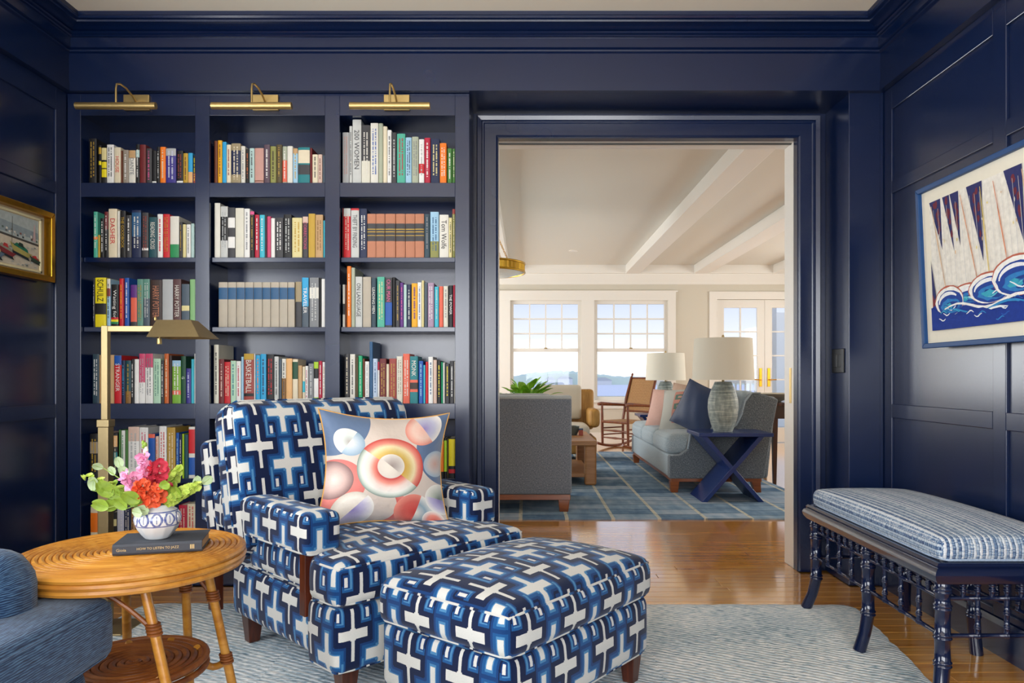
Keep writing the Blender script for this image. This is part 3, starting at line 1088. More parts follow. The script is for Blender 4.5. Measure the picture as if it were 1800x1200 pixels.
BK[1, 2] = (350, 4.617, 460, [(xs9[i], xs9[i + 1] - 2, 165, 'beige', '', '', [(.62, .88, 'denim')]) for i in range(9)] + [
    (781, 832, 162, 'charcoal', '', '', [(.56, 1, 'khaki')]), (834, 888, 128, 'slate', 'TRAVELER', 'white', [(.42, 1, 'skyblue')]), (894, 970, 128, 'grey', '~', 'lightgrey', [(.58, .8, 'offwhite')]), (972, 991, 130, 'black'), (992, 1024, 138, 'white')])
BK[1, 3] = (350, 4.617, 460, [
    (110, 158, 672, 'ivory', '~', 'charcoal'), (160, 202, 790, 'maroon', '~', 'blush'), (203, 252, 812, 'red', '~', 'cream'), (254, 298, 802, 'mint', '~', 'teal'), (300, 338, 806, 'white', '~', 'crimson'), (340, 361, 770, 'lightblue'), (362, 443, 745, 'brick', 'BASKETBALL', 'offwhite', [(.88, 1, 'mustard'), (.14, .2, 'black')]),
    (444, 456, 745, 'white'), (458, 495, 757, 'skyblue', '~', 'orange'), (497, 543, 748, 'skyblue', '~', 'navy'), (546, 606, 750, 'black', '~', 'red'), (609, 645, 768, 'lightgrey', '~', 'charcoal'), (648, 669, 790, 'slate'), (670, 704, 786, 'offwhite', '~', 'charcoal', [(0, .56, 'bronze')]), (705, 754, 784, 'apricot'),
    (757, 801, 790, 'cream', '', '', [(.55, .94, 'darkgreen')]), (803, 836, 842, 'tan'), (838, 859, 850, 'cream', '', '', [(.3, .6, 'aqua')]), (860, 884, 845, 'white', '~', 'crimson'), (886, 929, 825, 'grey', '~', 'lightgrey'), (930, 968, 812, 'white', '', '', [(.84, 1, 'lime'), (.6, .84, 'black'), (0, .14, 'lime')]), (970, 998, 805, 'crimson', '~', 'white'), (1000, 1024, 812, 'white', '~', 'tan')])
BK[2, 2] = (580, 4.443, 450, [
    (78, 117, 222, 'offwhite', '', '', [(.3, .55, 'charcoal')]), (118, 131, 225, 'brown'), (132, 164, 78, 'orange', '~', 'offwhite'), (166, 195, 90, 'sage'), (197, 252, 160, 'lightgrey', 'ON LANGUAGE', 'black'), (256, 320, 162, 'beige'), (322, 360, 170, 'darkslate', 'LEADING MEN', 'offwhite'), (368, 426, 162, 'seagreen', '~', 'straw'),
    (430, 485, 168, 'charcoal', 'OUR MAN', 'pink', [(.04, .5, 'blue')]), (486, 510, 165, 'black'), (512, 545, 190, 'charcoal', '~', 'gold'), (546, 574, 207, 'purple', '~', 'pink'), (575, 599, 222, 'paleaqua'), (600, 634, 220, 'navy', '~', 'offwhite'), (637, 683, 212, 'amber', '~', 'purple'), (684, 715, 205, 'white', '~', 'blue'),
    (716, 735, 190, 'straw'), (736, 762, 205, 'slate'), (764, 812, 208, 'mauve', '~', 'white'), (816, 850, 238, 'aqua', '~', 'paleaqua'), (852, 884, 236, 'coral'), (886, 922, 234, 'ivory', '~', 'grey'), (925, 961, 228, 'black', 'THE POWER', 'white'), (962, 980, 225, 'crimson')])
BK[2, 3] = (580, 4.443, 450, [
    (114, 151, 762, 'charcoal', '~', 'cream'), (155, 196, 765, 'offwhite', '~', 'charcoal'), (198, 221, 790, 'darkolive'), (222, 253, 778, 'emerald', '~', 'mint'), (254, 272, 800, 'brown'), (273, 306, 822, 'white', '~', 'silver'), (308, 334, 668, 'denim'), (335, 371, 800, 'paleblue', '~', 'denim'), (372, 387, 825, 'white', '', '', [(.8, 1, 'crimson')]),
    (388, 439, 800, 'maroon', '~', 'gold'), (440, 461, 842, 'cream'), (462, 519, 800, 'brick', '~', 'gold'), (520, 567, 782, 'ivory', '~', 'taupe'), (570, 623, 762, 'coral', '~', 'offwhite'), (624, 686, 782, 'teal', 'MONK', 'offwhite', [(.24, .5, 'coral'), (.3, .44, 'darkbrown')]), (692, 728, 818, 'blue', '~', 'lightblue'), (729, 745, 850, 'aqua'), (746, 767, 825, 'red'),
    (768, 805, 786, 'white', '~', 'denim'), (806, 835, 810, 'blush'), (836, 867, 818, 'black', '~', 'yellow'), (868, 881, 826, 'emerald'), (882, 897, 830, 'white'), (900, 933, 840, 'charcoal', '~', 'yellow'), (935, 969, 818, 'charcoal', '~', 'white'), (970, 986, 822, 'offwhite')])
BK[0, 4] = (120, 4.8, 700, [
    (180, 252, 300, 'black', '~', 'mustard', [(.56, .82, 'taupe')]), (262, 292, 290, 'blush'), (360, 414, 295, 'black', '~', 'cream', [(.3, .58, 'teal'), (.7, .95, 'apricot')]), (424, 441, 265, 'forest'), (442, 478, 270, 'white', '~', 'green'), (479, 502, 266, 'forest'), (504, 598, 240, 'white', '~', 'silver', [(.72, 1, 'blush')]),
    (600, 672, 245, 'white', '~', 'rose'), (674, 730, 300, 'blue', '', '', [(.91, 1, 'coral')]), (734, 762, 320, 'blush', '~', 'coral'), (765, 828, 235, 'white', '~', 'red'), (832, 902, 245, 'gold', '~', 'cream'), (907, 934, 290, 'blue', '~', 'lightblue'), (936, 958, 300, 'navy', '~', 'white'), (959, 975, 300, 'lime'), (976, 1010, 305, 'darkteal'),
    (1014, 1068, 240, 'offwhite', '', '', [(.06, .4, 'blue'), (.48, .95, 'red')])])
BK[0, 5] = (120, 4.8, 700, [
    (185, 246, 915, 'cream', '', '', [(.24, .82, 'orange')]), (247, 287, 920, 'red', '~', 'amber'), (288, 346, 905, 'taupe'), (358, 407, 960, 'black', '', '', [(.5, .75, 'straw')]), (410, 468, 910, 'lavender', '~', 'white'), (470, 525, 920, 'navy', '~', 'offwhite'), (527, 562, 925, 'tan', '~', 'brown'),
    (930, 1000, 900, 'crimson', '~', 'blush'), (1002, 1074, 890, 'cream', '~', 'red')])
BK[2, 4] = (680, 5.455, 700, [
    (494, 511, 380, 'white'), (512, 546, 382, 'black', '', '', [(.16, .92, 'orange')]), (547, 576, 380, 'black', '', '', [(.16, .94, 'lime')]), (577, 591, 382, 'darkolive'), (592, 656, 378, 'black', '', '', [(.3, .97, 'yellow'), (.12, .22, 'red')])])
for (bayi, rowi), (uo, sc_, vo, lst) in sorted(BK.items(), key=lambda q: (q[0][1], q[0][0])):
    for idx, b_ in enumerate(lst):
        b_ = list(b_) + [None] * (7 - len(b_))
        book(uo + b_[0] / sc_, uo + b_[1] / sc_, vo + b_[2] / sc_, b_[3], b_[4] or '', b_[5] or None, b_[6] or [], rowi, bayi, idx, len(lst))

# ------------------------------------------------------------------ brass picture lights on the bookcase
for u, wh in ((242, 'left'), (468, 'middle'), (698, 'right')):
    xp = SX(u)
    t = thing('picture_light', 'brass picture light over the %s bay of the bookcase' % wh, 'wall lamp', (xp, YS, 2.40), group='brass picture lights on the bookcase')
    bevel(part('back_plate', MB().box(-0.066, 0.066, -0.016, 0.0, 0.053, 0.133), M_BRASS, t), 0.002)
    pts = [(0, -0.014, 0.093), (0, -0.05, 0.112), (0, -0.11, 0.128), (0, -0.165, 0.128), (0, -0.193, 0.115), (0, -0.2, 0.09), (0, -0.2, 0.015)]
    part('arm', MB().tube(pts, 0.005, 10), M_BRASS, t, True)
    m_ = MB().tube([(-0.197, -0.2, 0.006), (-0.196, -0.2, 0.006), (0.196, -0.2, 0.006), (0.197, -0.2, 0.006)], [0.014, 0.017, 0.017, 0.014], 20)
    part('lamp_tube', m_, M_BRASS, t, 50)
    for sx in (-0.03, 0.03):
        part('screw', MB().tube([(sx, -0.016, 0.093), (sx, -0.021, 0.093)], 0.004, 8), M_BRASS, t)

# light switch on the reveal
t = thing('light_switch', 'black double rocker switch plate on the navy door reveal', 'switch', (1.668, 3.885, 1.165))
bevel(part('plate', MB().box(-0.008, 0, -0.072, 0.072, -0.064, 0.064), plain('060607', 0.45), t), 0.003)
for yy in (-0.024, 0.024):
    bevel(part('rocker', MB().box(-0.011, -0.006, yy - 0.016, yy + 0.016, -0.034, 0.034), plain('0b0b0c', 0.35), t), 0.002)
# ------------------------------------------------------------------ framed pictures
def framed(name, label, cat, W, H, fw, fd, mats, paint, loc, rot, mat_w, mat_m, inner=None, detail=True):
    """picture in local x (width), z (height), facing -y; origin at the centre"""
    t = thing(name, label, cat, loc, rot=rot)
    for nm, sgn in (('frame_bar', 1), ('frame_bar', -1)):
        for hz in (True, False):
            a_, b_ = (W / 2, H / 2) if hz else (H / 2, W / 2)
            poly = [(-a_, b_ * 1.0), (a_, b_), (a_ - fw, b_ - fw), (-a_ + fw, b_ - fw)]
            poly = [(p[0] * sgn, p[1] * sgn) for p in poly]
            if not hz:
                poly = [(p[1], p[0]) for p in poly]
            o = part('frame_bar', MB().prism(poly, -fd, 0.0, 'y'), mats, t)
            bevel(o, 0.003, 2, 50)
    part('mount', MB().box(-W / 2 + fw, W / 2 - fw, -0.012, -0.004, -H / 2 + fw, H / 2 - fw), mat_m, t)
    a_ = paint
    part('artwork', a_[0], a_[1], t)
    return t


def blob(cx, cy, rx, ry, n=18, a0=0, a1=2 * pi, jit=0.0, rnd=random):
    return [(cx + rx * math.cos(a0 + (a1 - a0) * i / n) * (1 + rnd.uniform(-jit, jit)), cy + ry * math.sin(a0 + (a1 - a0) * i / n) * (1 + rnd.uniform(-jit, jit))) for i in range(n)]


def paint_layers(layers):
    """flat print: polygons in x,z laid in order, a hair apart; returns mesh builder and its materials"""
    mats, mb, idx = [], MB(), {}
    for k, (h, poly) in enumerate(layers):
        if h not in idx:
            idx[h] = len(mats)
            mats.append(plain(h, 0.75, 0, 0.3, 0.22, 55, 0.0))
        y_ = -0.0125 - 0.00006 * k
        ar = sum(poly[i][0] * poly[(i + 1) % len(poly)][1] - poly[(i + 1) % len(poly)][0] * poly[i][1] for i in range(len(poly)))
        if ar < 0:
            poly = poly[::-1]
        mb.add([(p[0], y_, p[1]) for p in poly], [tuple(range(len(poly)))], None, idx[h])
    return mb, mats


def stroke(pts, w):
    """variable-width ribbon polygon along points"""
    L, Rr = [], []
    m = len(pts)
    for i, p in enumerate(pts):
        a_, b_ = pts[max(i - 1, 0)], pts[min(i + 1, m - 1)]
        d = Vector((b_[0] - a_[0], b_[1] - a_[1]))
        d.normalize()
        ww = w * (0.35 + 0.65 * math.sin(pi * (i + 0.5) / m))
        L.append((p[0] - d.y * ww / 2, p[1] + d.x * ww / 2))
        Rr.append((p[0] + d.y * ww / 2, p[1] - d.x * ww / 2))
    return L + Rr[::-1]


# sail print on the right wall: local x runs from the door end (left) toward the camera
rp = random.Random(5)
pw, ph = 0.86, 0.56                                # image area
lay = [('e6e1d6', [(-pw / 2, -ph / 2), (pw / 2, -ph / 2), (pw / 2, ph / 2), (-pw / 2, ph / 2)])]
X0, Z1, Z0 = -pw / 2, ph / 2, -ph / 2
for a_, b_, c_, zt, zb in ((0.0, .085, .085, 0, .22), (.10, .15, .17, 0, .24), (.155, .215, .215, 0, .225), (.27, .37, .36, 0, .31), (.50, .60, .60, 0, .3), (.72, .80, .81, 0, .28)):
    lay.append(('2c2f62', [(X0 + a_, Z1 - zt), (X0 + b_, Z1 - zt), (X0 + c_, Z1 - zb)]))
    for q in range(9):
        f = rp.uniform(0.05, .75)
        cx = X0 + a_ + (b_ - a_) * rp.uniform(.3, .7) * (1 - f) + (c_ - a_) * f
        lay.append(('6a2838', blob(cx, Z1 - zt - (zb - zt) * f * .9 - .008, .011 * (1 - f * .6), .016, 7, jit=.3, rnd=rp)))
lay.append(('2c2f62', [(X0, Z1 - .25), (X0 + .035, Z1 - .46), (X0, Z1 - .48)]))
lay.append(('7a3038', [(X0, Z1 - .4), (X0 + .03, Z1 - .45), (X0, Z1 - .47)]))
for a_, b_, c in ((.02, .11, 'd9b48c'), (.23, .33, 'd99a72'), (.36, .40, 'dcc36c'), (.44, .52, 'd98a62'), (.6, .66, 'd9b48c'), (.77, .82, 'd98a62')):
    lay.append((c, stroke([(X0 + a_ + (b_ - a_) * i / 5, Z1 - .02 - .4 * i / 5) for i in range(6)], .006)))
for q in range(26):
    lay.append((rp.choice(['e3cf7c', 'e0b98c', 'cfc8c2', 'd8d2c8']), blob(X0 + rp.uniform(.02, pw - .02), Z1 - rp.uniform(.06, .38), rp.uniform(.002, .005), rp.uniform(.004, .01), 6, jit=.4, rnd=rp)))
for q in range(26):
    lay.append((rp.choice(['c2c0c0', 'cfcac4']), stroke([(X0 + .04 + q * .032, Z1 - .04), (X0 + .05 + q * .032, Z1 - .2), (X0 + .06 + q * .032, Z1 - .38)], .0025)))
sea = [(X0, Z0), (pw / 2, Z0), (pw / 2, Z0 + .16)] + [(X0 + pw - i * pw / 16, Z0 + .13 + .028 * math.sin(i * 1.5)) for i in range(1, 16)] + [(X0, Z0 + .1)]
lay.append(('12338a', sea))
for cx, cy, rx, ry in ((.26, .13, .12, .042), (.13, .115, .10, .062), (.40, .14, .13, .058), (.56, .165, .14, .072), (.75, .155, .14, .066)):
    cx += X0
    cy += Z0
    lay.append(('b4604c', blob(cx, cy + .003, rx * 1.03, ry * 1.05, 26, jit=.03, rnd=rp)))
    lay.append(('f0ede6', blob(cx, cy, rx, ry, 26, jit=.03, rnd=rp)))
    lay.append(('1a3f92', blob(cx + rx * .06, cy - ry * .1, rx * .9, ry * .86, 26, jit=.04, rnd=rp)))
    lay.append(('e8eaee', stroke([(cx - rx * .72 * math.cos(q_ * .2), cy - ry * .1 + ry * .66 * math.sin(q_ * .2)) for q_ in range(0, 13)], .016)))
    lay.append(('2a78b8', blob(cx + rx * .1, cy - ry * .3, rx * .66, ry * .5, 20, jit=.12, rnd=rp)))
    lay.append(('143a86', blob(cx + rx * .2, cy - ry * .34, rx * .46, ry * .34, 16, jit=.2, rnd=rp)))
    lay.append(('36a0b8', blob(cx - rx * .05, cy - ry * .34, rx * .3, ry * .22, 14, jit=.3, rnd=rp)))
    for q_ in range(5):
        a_ = rp.uniform(-.4, .5) * rx
        lay.append((rp.choice(['dfe6ee', '5fb4c8', '2458a4']), stroke([(cx + a_ + rx * .16 * k_, cy - ry * .4 + ry * .2 * math.sin(k_ * .9 + q_)) for k_ in range(5)], .006)))
for q_ in range(3):
    lay.append((('f0ede6', '2f86c0', 'e4e8ec')[q_], stroke([(X0 + .1 + k_ * .045, Z0 + .085 - q_ * .018 + .016 * math.sin(k_ * .75 + q_)) for k_ in range(17)], .012 - .002 * q_)))
lay.append(('12338a', [(X0, Z0), (pw / 2, Z0), (pw / 2, Z0 + .05)] + [(X0 + pw - i * pw / 12, Z0 + .062 + .012 * math.sin(i * 1.9)) for i in range(1, 12)] + [(X0, Z0 + .10)]))
for q in range(22):
    x_ = X0 + rp.uniform(.03, pw - .06)
    z_ = Z0 + rp.uniform(.015, .09)
    lay.append((rp.choice(['e8ebf0', '2f7fc0', '3aa0c4', '1c55a8', 'dfe6ea']), stroke([(x_ + i * .012, z_ + .006 * math.sin(i * 1.3 + q)) for i in range(5)], .005)))
xp = 1.793
framed('framed_sail_print', 'blue framed print of white sails over curling blue waves on the right wall', 'picture', 1.02, 0.71, 0.022, 0.03,
       plain('0b3f74', 0.5, 0, 0.4, 0.1, 30), paint_layers(lay), (xp, 2.765, 1.562), Euler((R(0), R(0), R(90)), 'XYZ').to_matrix().to_4x4().to_euler(), 0.07, plain('e9e2cf', 0.8, var=0.03))
fo = bpy.data.objects['framed_sail_print']
fo.rotation_euler = (R(2.6), 0, R(-90))   # hung from a wire: the top leans into the room
fo.location = (xp, 2.765, 1.562)

# harbour painting on the left wall
pw, ph = 0.36, 0.235
rp = random.Random(9)
X0, X1, Z0, Z1 = -pw / 2, pw / 2, -ph / 2, ph / 2
lay = [('aeb7b4', [(X0, Z0), (X1, Z0), (X1, Z1), (X0, Z1)])]
lay.append(('8d9a9e', [(X0, Z1 - .03), (X1, Z1 - .06), (X1, Z1 - .09), (X0, Z1 - .09)]))
lay.append(('c9beaa', [(X0, Z0 + .135), (X1, Z0 + .125), (X1, Z0), (X0, Z0)]))
lay.append(('4b4844', [(X0, Z0 + .145), (X1, Z0 + .122), (X1, Z0 + .112), (X0, Z0 + .135)]))
for q in range(30):
    x_ = X0 + rp.uniform(0, pw - .02)
    z_ = Z0 + .15 - .02 * (x_ - X0) / pw + rp.uniform(-.004, .016)
    lay.append((rp.choice(['6c6a66', 'd8d2c6', '3f4a4c', '8c5c50', 'b9b4aa', '5c6c62']), [(x_, z_), (x_ + .012, z_ - .001), (x_ + .012, z_ + .008), (x_, z_ + .009)]))
for q in range(70):
    x_, z_ = X0 + rp.uniform(.005, pw - .02), Z0 + rp.uniform(.004, .1)
    lay.append((rp.choice(['9fa6a4', 'd6cfc0', '7c8884', 'b8b4a8', '55605e', 'c4ccc8']), stroke([(x_, z_), (x_ + .008, z_ + .002), (x_ + .016, z_)], .005)))
for cx, cz, s_, hull, ins, top in ((.05, .075, 1.0, 'a89c58', '1f6c54', '2a3a34'), (-.05, .06, .9, '7c3034', '8c8c7c', 'b43a3c'), (.148, .045, .55, '2f4638', '8c3c34', 'c8343a'), (-.13, .05, 1.0, '5c6c7c', 'b8a474', '3c3430')):
    sx = lambda x_: cx + x_ * s_
    sz = lambda z_: Z0 + cz + z_ * s_
    lay.append(('242c30', [(sx(-.06), sz(-.02)), (sx(.06), sz(-.045)), (sx(.05), sz(-.03)), (sx(-.055), sz(-.005))]))
    lay.append((hull, [(sx(-.075), sz(.03)), (sx(-.05), sz(-.01)), (sx(.05), sz(-.03)), (sx(.075), sz(-.012)), (sx(.03), sz(-.002)), (sx(-.04), sz(.014))]))
    lay.append((ins, [(sx(-.05), sz(.016)), (sx(.05), sz(-.008)), (sx(.045), sz(.006)), (sx(.01), sz(.022)), (sx(-.03), sz(.03))]))
    lay.append((top, [(sx(-.02), sz(.018)), (sx(.02), sz(.01)), (sx(.012), sz(.03)), (sx(-.012), sz(.034))]))
lay.append(('4a4436', stroke([(-.012, Z0 + .09), (-.01, Z0 + .15), (-.008, Z0 + .22)], .004)))
lay.append(('c4a8a4', [(X1 - .05, Z0 + .13), (X1 - .03, Z0 + .128), (X1 - .036, Z0 + .21), (X1 - .042, Z0 + .21)]))
t = framed('framed_harbour_painting', 'gold framed painting of moored boats in a harbour on the left wall', 'picture', 0.50, 0.34, 0.028, 0.05, M_GOLD,
           paint_layers(lay), (XL + 0.008, 3.335, 1.712), (0, 0, R(90)), 0.03, plain('c6ae88', 0.85, var=0.08))
a_, b_ = 0.195, 0.132
for x0, x1, z0, z1 in ((-a_, a_, b_ - .012, b_), (-a_, a_, -b_, -b_ + .012), (-a_, -a_ + .012, -b_, b_), (a_ - .012, a_, -b_, b_)):
    bevel(part('inner_slip', MB().box(x0, x1, -0.02, -0.0125, z0, z1), plain('e0d4a8', 0.5, var=.06), t), 0.002)

# ------------------------------------------------------------------ floor lamp
LY = 3.1
lx = PX(186, LY)
t = thing('floor_lamp', 'brushed brass pharmacy floor lamp standing between bookcase and armchair', 'lamp', (lx, LY, 0.0))
za = PZ(578, LY)
bevel(part('base', MB().box(-0.12, 0.12, -0.1, 0.1, 0.0, 0.02), M_BRASS_DULL, t), 0.004)
zs = PZ(742, LY)
bevel(part('sleeve', MB().box(-0.022, 0.022, -0.022, 0.022, 0.02, zs - 0.02), M_BRASS_DULL, t), 0.002)
bevel(part('collar', MB().box(-0.026, 0.026, -0.026, 0.026, zs - 0.02, zs + 0.012), M_BRASS_DULL, t), 0.003)
bevel(part('pole', MB().box(-0.0135, 0.0135, -0.0135, 0.0135, zs + 0.012, za + 0.0135), M_BRASS_DULL, t), 0.002)
x1 = PX(300, LY) - lx
bevel(part('arm', MB().box(0.0135, x1, -0.012, 0.012, za - 0.012, za + 0.0125), M_BRASS_DULL, t), 0.002)
zb, zt = PZ(594, LY), PZ(563, LY)
xa, xb = PX(257, 3.0) - lx, PX(350, 3.0) - lx
xc, xd = PX(274, 3.06) - lx, PX(334, 3.06) - lx
sh = MB()


def ring(a0, a1, d, z): return [(a0, -d, z), (a1, -d, z), (a1, d, z), (a0, d, z)]


o1, o2 = ring(xa, xb, 0.1, zb), ring(xc, xd, 0.035, zt)
i1, i2 = ring(xa + .004, xb - .004, 0.096, zb), ring(xc + .003, xd - .003, 0.032, zt - .003)
vs = o1 + o2 + i1 + i2
fs = [(i, (i + 1) % 4, 4 + (i + 1) % 4, 4 + i) for i in range(4)] + [(8 + (i + 1) % 4, 8 + i, 12 + i, 12 + (i + 1) % 4) for i in range(4)] + [(4, 5, 6, 7), (15, 14, 13, 12)] + [(i, 8 + i, 8 + (i + 1) % 4, (i + 1) % 4) for i in range(4)]
sho = part('shade', sh.add(vs, fs), M_BRASS_DULL, t)
part('finial', MB().lathe([(0.0, 0.018), (0.004, 0.014), (0.006, 0.008), (0.004, 0.0), (0.0, 0.0)], 12, (PX(273, LY) - lx, 0, zt)), M_BRASS, t, True)
part('switch_knob', MB().lathe([(0.0, 0.0), (0.0095, 0.0), (0.0105, 0.004), (0.0095, 0.024), (0.0, 0.024)], 14, (PX(280, LY) - lx, 0, zb - 0.026)), M_BRASS, t, 50)
part('stem', MB().tube([(PX(280, LY) - lx, 0, zb - 0.004), (PX(280, LY) - lx, 0, zt - 0.002)], 0.005, 8), M_BRASS, t)

# ------------------------------------------------------------------ rug in the library
def rug_mat(name, stops, sx, sy, ang):
    g = G(name)
    x, y, z = g.sep(g.co('UV'))
    ca, sa = math.cos(ang), math.sin(ang)
    tooth = (x * 2.1 + (y * 1.7).floor() * 0.37).wrap()
    a_ = y + tooth * 0.26 + (g.noise(g.co('UV'), 7.0, 2.0) - 0.5) * 0.03
    big = g.noise(g.co('UV'), 1.6, 2.0)
    st = g.noise(g.comb(x * 15.0, a_ * 62.0, 0.0), 1.0, 4.0, 0.75)
    st2 = g.noise(g.comb(x * 30.0, y * 120.0, 2.0), 1.0, 3.0)
    ridge = abs((a_ * 36.0).wrap()) * 2.0
    t_ = st * 0.42 + st2 * 0.46 + ridge * 0.06 + (big - 0.5) * 0.3
    col = g.ramp(t_, stops)
    return g.done(col, 0.95, 0, 0.1, bump=st2 * 0.5 + ridge * 0.5, bs=0.7, bd=0.008, sheen=0.1)


M_RUG = rug_mat('flecked_blue_rug', [(0.30, hx('3d586c')), (0.385, hx('8aa2b0')), (0.45, hx('c0ccd2')), (0.54, hx('efefec'))], 1, 1, 0.5)
rc = [(-1.88, 0.05), (1.08, 0.05), (1.55, 3.44), (-1.82, 3.46)]
mb = MB()
NX, NY = 90, 70
rr = random.Random(2)
top = []
for jj in range(NY + 1):
    for ii in range(NX + 1):
        s_, t_ = ii / NX, jj / NY
        p = [(1 - s_) * (1 - t_) * rc[0][k] + s_ * (1 - t_) * rc[1][k] + s_ * t_ * rc[2][k] + (1 - s_) * t_ * rc[3][k] for k in (0, 1)]
        e = ii in (0, NX) or jj in (0, NY)
        cc = 0.03 * max(0, (abs(s_ - .5) * 2) ** 60) * max(0, (abs(t_ - .5) * 2) ** 60)
        q = (p[0] - cc * (1 if s_ > .5 else -1) * 1.5 + (rr.uniform(-.006, .006) if e else 0), p[1] - cc * (1 if t_ > .5 else -1) + (rr.uniform(-.006, .006) if e else 0))
        top.append((q[0], q[1], 0.004 if e else 0.012 + rr.uniform(-.0008, .0008)))
fs, uv = [], []
for jj in range(NY):
    for ii in range(NX):
        f = (jj * (NX + 1) + ii, jj * (NX + 1) + ii + 1, (jj + 1) * (NX + 1) + ii + 1, (jj + 1) * (NX + 1) + ii)
        fs.append(f)
        uv.append([(top[k][0], top[k][1]) for k in f])
mb.add(top, fs, uv)
o = part('area_rug', mb, M_RUG, None, True)
tag(o, 'flecked pale blue and white woven rug under armchair and ottoman', 'rug')
RUGZ = 0.0125

# ------------------------------------------------------------------ patterned armchair
t = thing('armchair', 'low armchair in navy and white interlocking cross fabric before the bookcase', 'armchair', (-0.604, 2.32, RUGZ), R(45.2))
W = 0.835


def at(x, y, z, rx=0.0):
    return Matrix.Translation((x, y, z)) @ Matrix.Rotation(rx, 4, 'X')


def pipe(name, pts, parent, r=0.0042, mat=None):
    m_ = MB().tube(pts, r, 6, True)
    return part(name, m_, mat or M_KEY, parent, True)


def cushion(name, mb_, parent, mat, zs=(0.86, -0.86), M=None):
    o = softpart(name, mb_, mat, parent)
    for z_ in zs:
        pipe('piping', mb_.rim(z_), o, mat=mat)
    return o


softpart('seat_deck', soft((W - 0.07, 0.70, 0.215), 0.03, side=0.012, M=at(W / 2, 0.52, 0.108), uvo=(0.05, 0.02)), M_KEY, t)
mb_ = soft((W, 0.195, 0.215), 0.022, side=0.010, M=at(W / 2, 0.095, 0.108), uvo=(0.045, 0.06))
o = softpart('front_apron', mb_, M_KEY, t)
pipe('piping', mb_.rim(-0.97), o)


def tee(p):
    """T cushion: narrower between the arms, full width in front of them"""
    k = min(1, max(0, (p.y + 0.365 - 0.175) / 0.04))
    k = k * k * (3 - 2 * k)
    p.x *= 1 - k * 0.10
    return p


mb_ = soft((W + 0.012, 0.73, 0.142), 0.03, crown=0.028, side=0.012, n=16, deform=tee, M=at(W / 2, 0.355, 0.322), uvo=(0.02, 0.125))
cushion('seat_cushion', mb_, t, M_KEY, (0.9, -0.9))
for s_, nm in ((0, 'left'), (1, 'right')):
    xc = 0.052 if s_ == 0 else W - 0.052
    mb_ = soft((0.135, 0.90, 0.142), 0.024, crown=0.008, M=at(xc, 0.615, 0.462), uvo=(0.02 + 0.1 * s_, 0.07))
    o = softpart('arm', mb_, M_KEY, t)
    pipe('piping', mb_.rim(-0.97), o, 0.0045)
    x0 = -0.004 if s_ == 0 else W - 0.042
    bevel(part('arm_post', MB().box(x0, x0 + 0.046, 0.198, 0.236, 0.255, 0.466), M_WALNUT, t), 0.003)
    bevel(part('arm_post', MB().box(x0, x0 + 0.046, 0.965, 1.01, 0.10, 0.47), M_WALNUT, t), 0.003)
rec = R(-13)
mb_ = soft((W + 0.03, 0.60, 0.20), 0.075, crown=0.03, n=14, M=Matrix.Translation((W / 2 - 0.02, 0.815, 0.662)) @ Matrix.Rotation(R(90) + rec, 4, 'X') @ Matrix.Translation((0, 0, -0.06)), uvo=(0.015, 0.0))
cushion('back_cushion', mb_, t, M_KEY, (0.35, -0.9))
mb_ = soft((W + 0.03, 0.50, 0.09), 0.035, M=Matrix.Translation((W / 2 - 0.015, 0.96, 0.56)) @ Matrix.Rotation(R(90) + rec, 4, 'X') @ Matrix.Translation((0, 0, -0.045)), uvo=(0.1, 0.05))
softpart('back_frame', mb_, M_KEY, t)
for x_, y_ in ((0.07, 0.06), (W - 0.07, 0.06), (0.09, 0.80), (W - 0.09, 0.80)):
    bevel(part('leg', MB().frus((x_, y_, 0.0), 0.022, 0.022, (x_, y_, 0.125), 0.034, 0.034), M_WALNUT, t), 0.003)


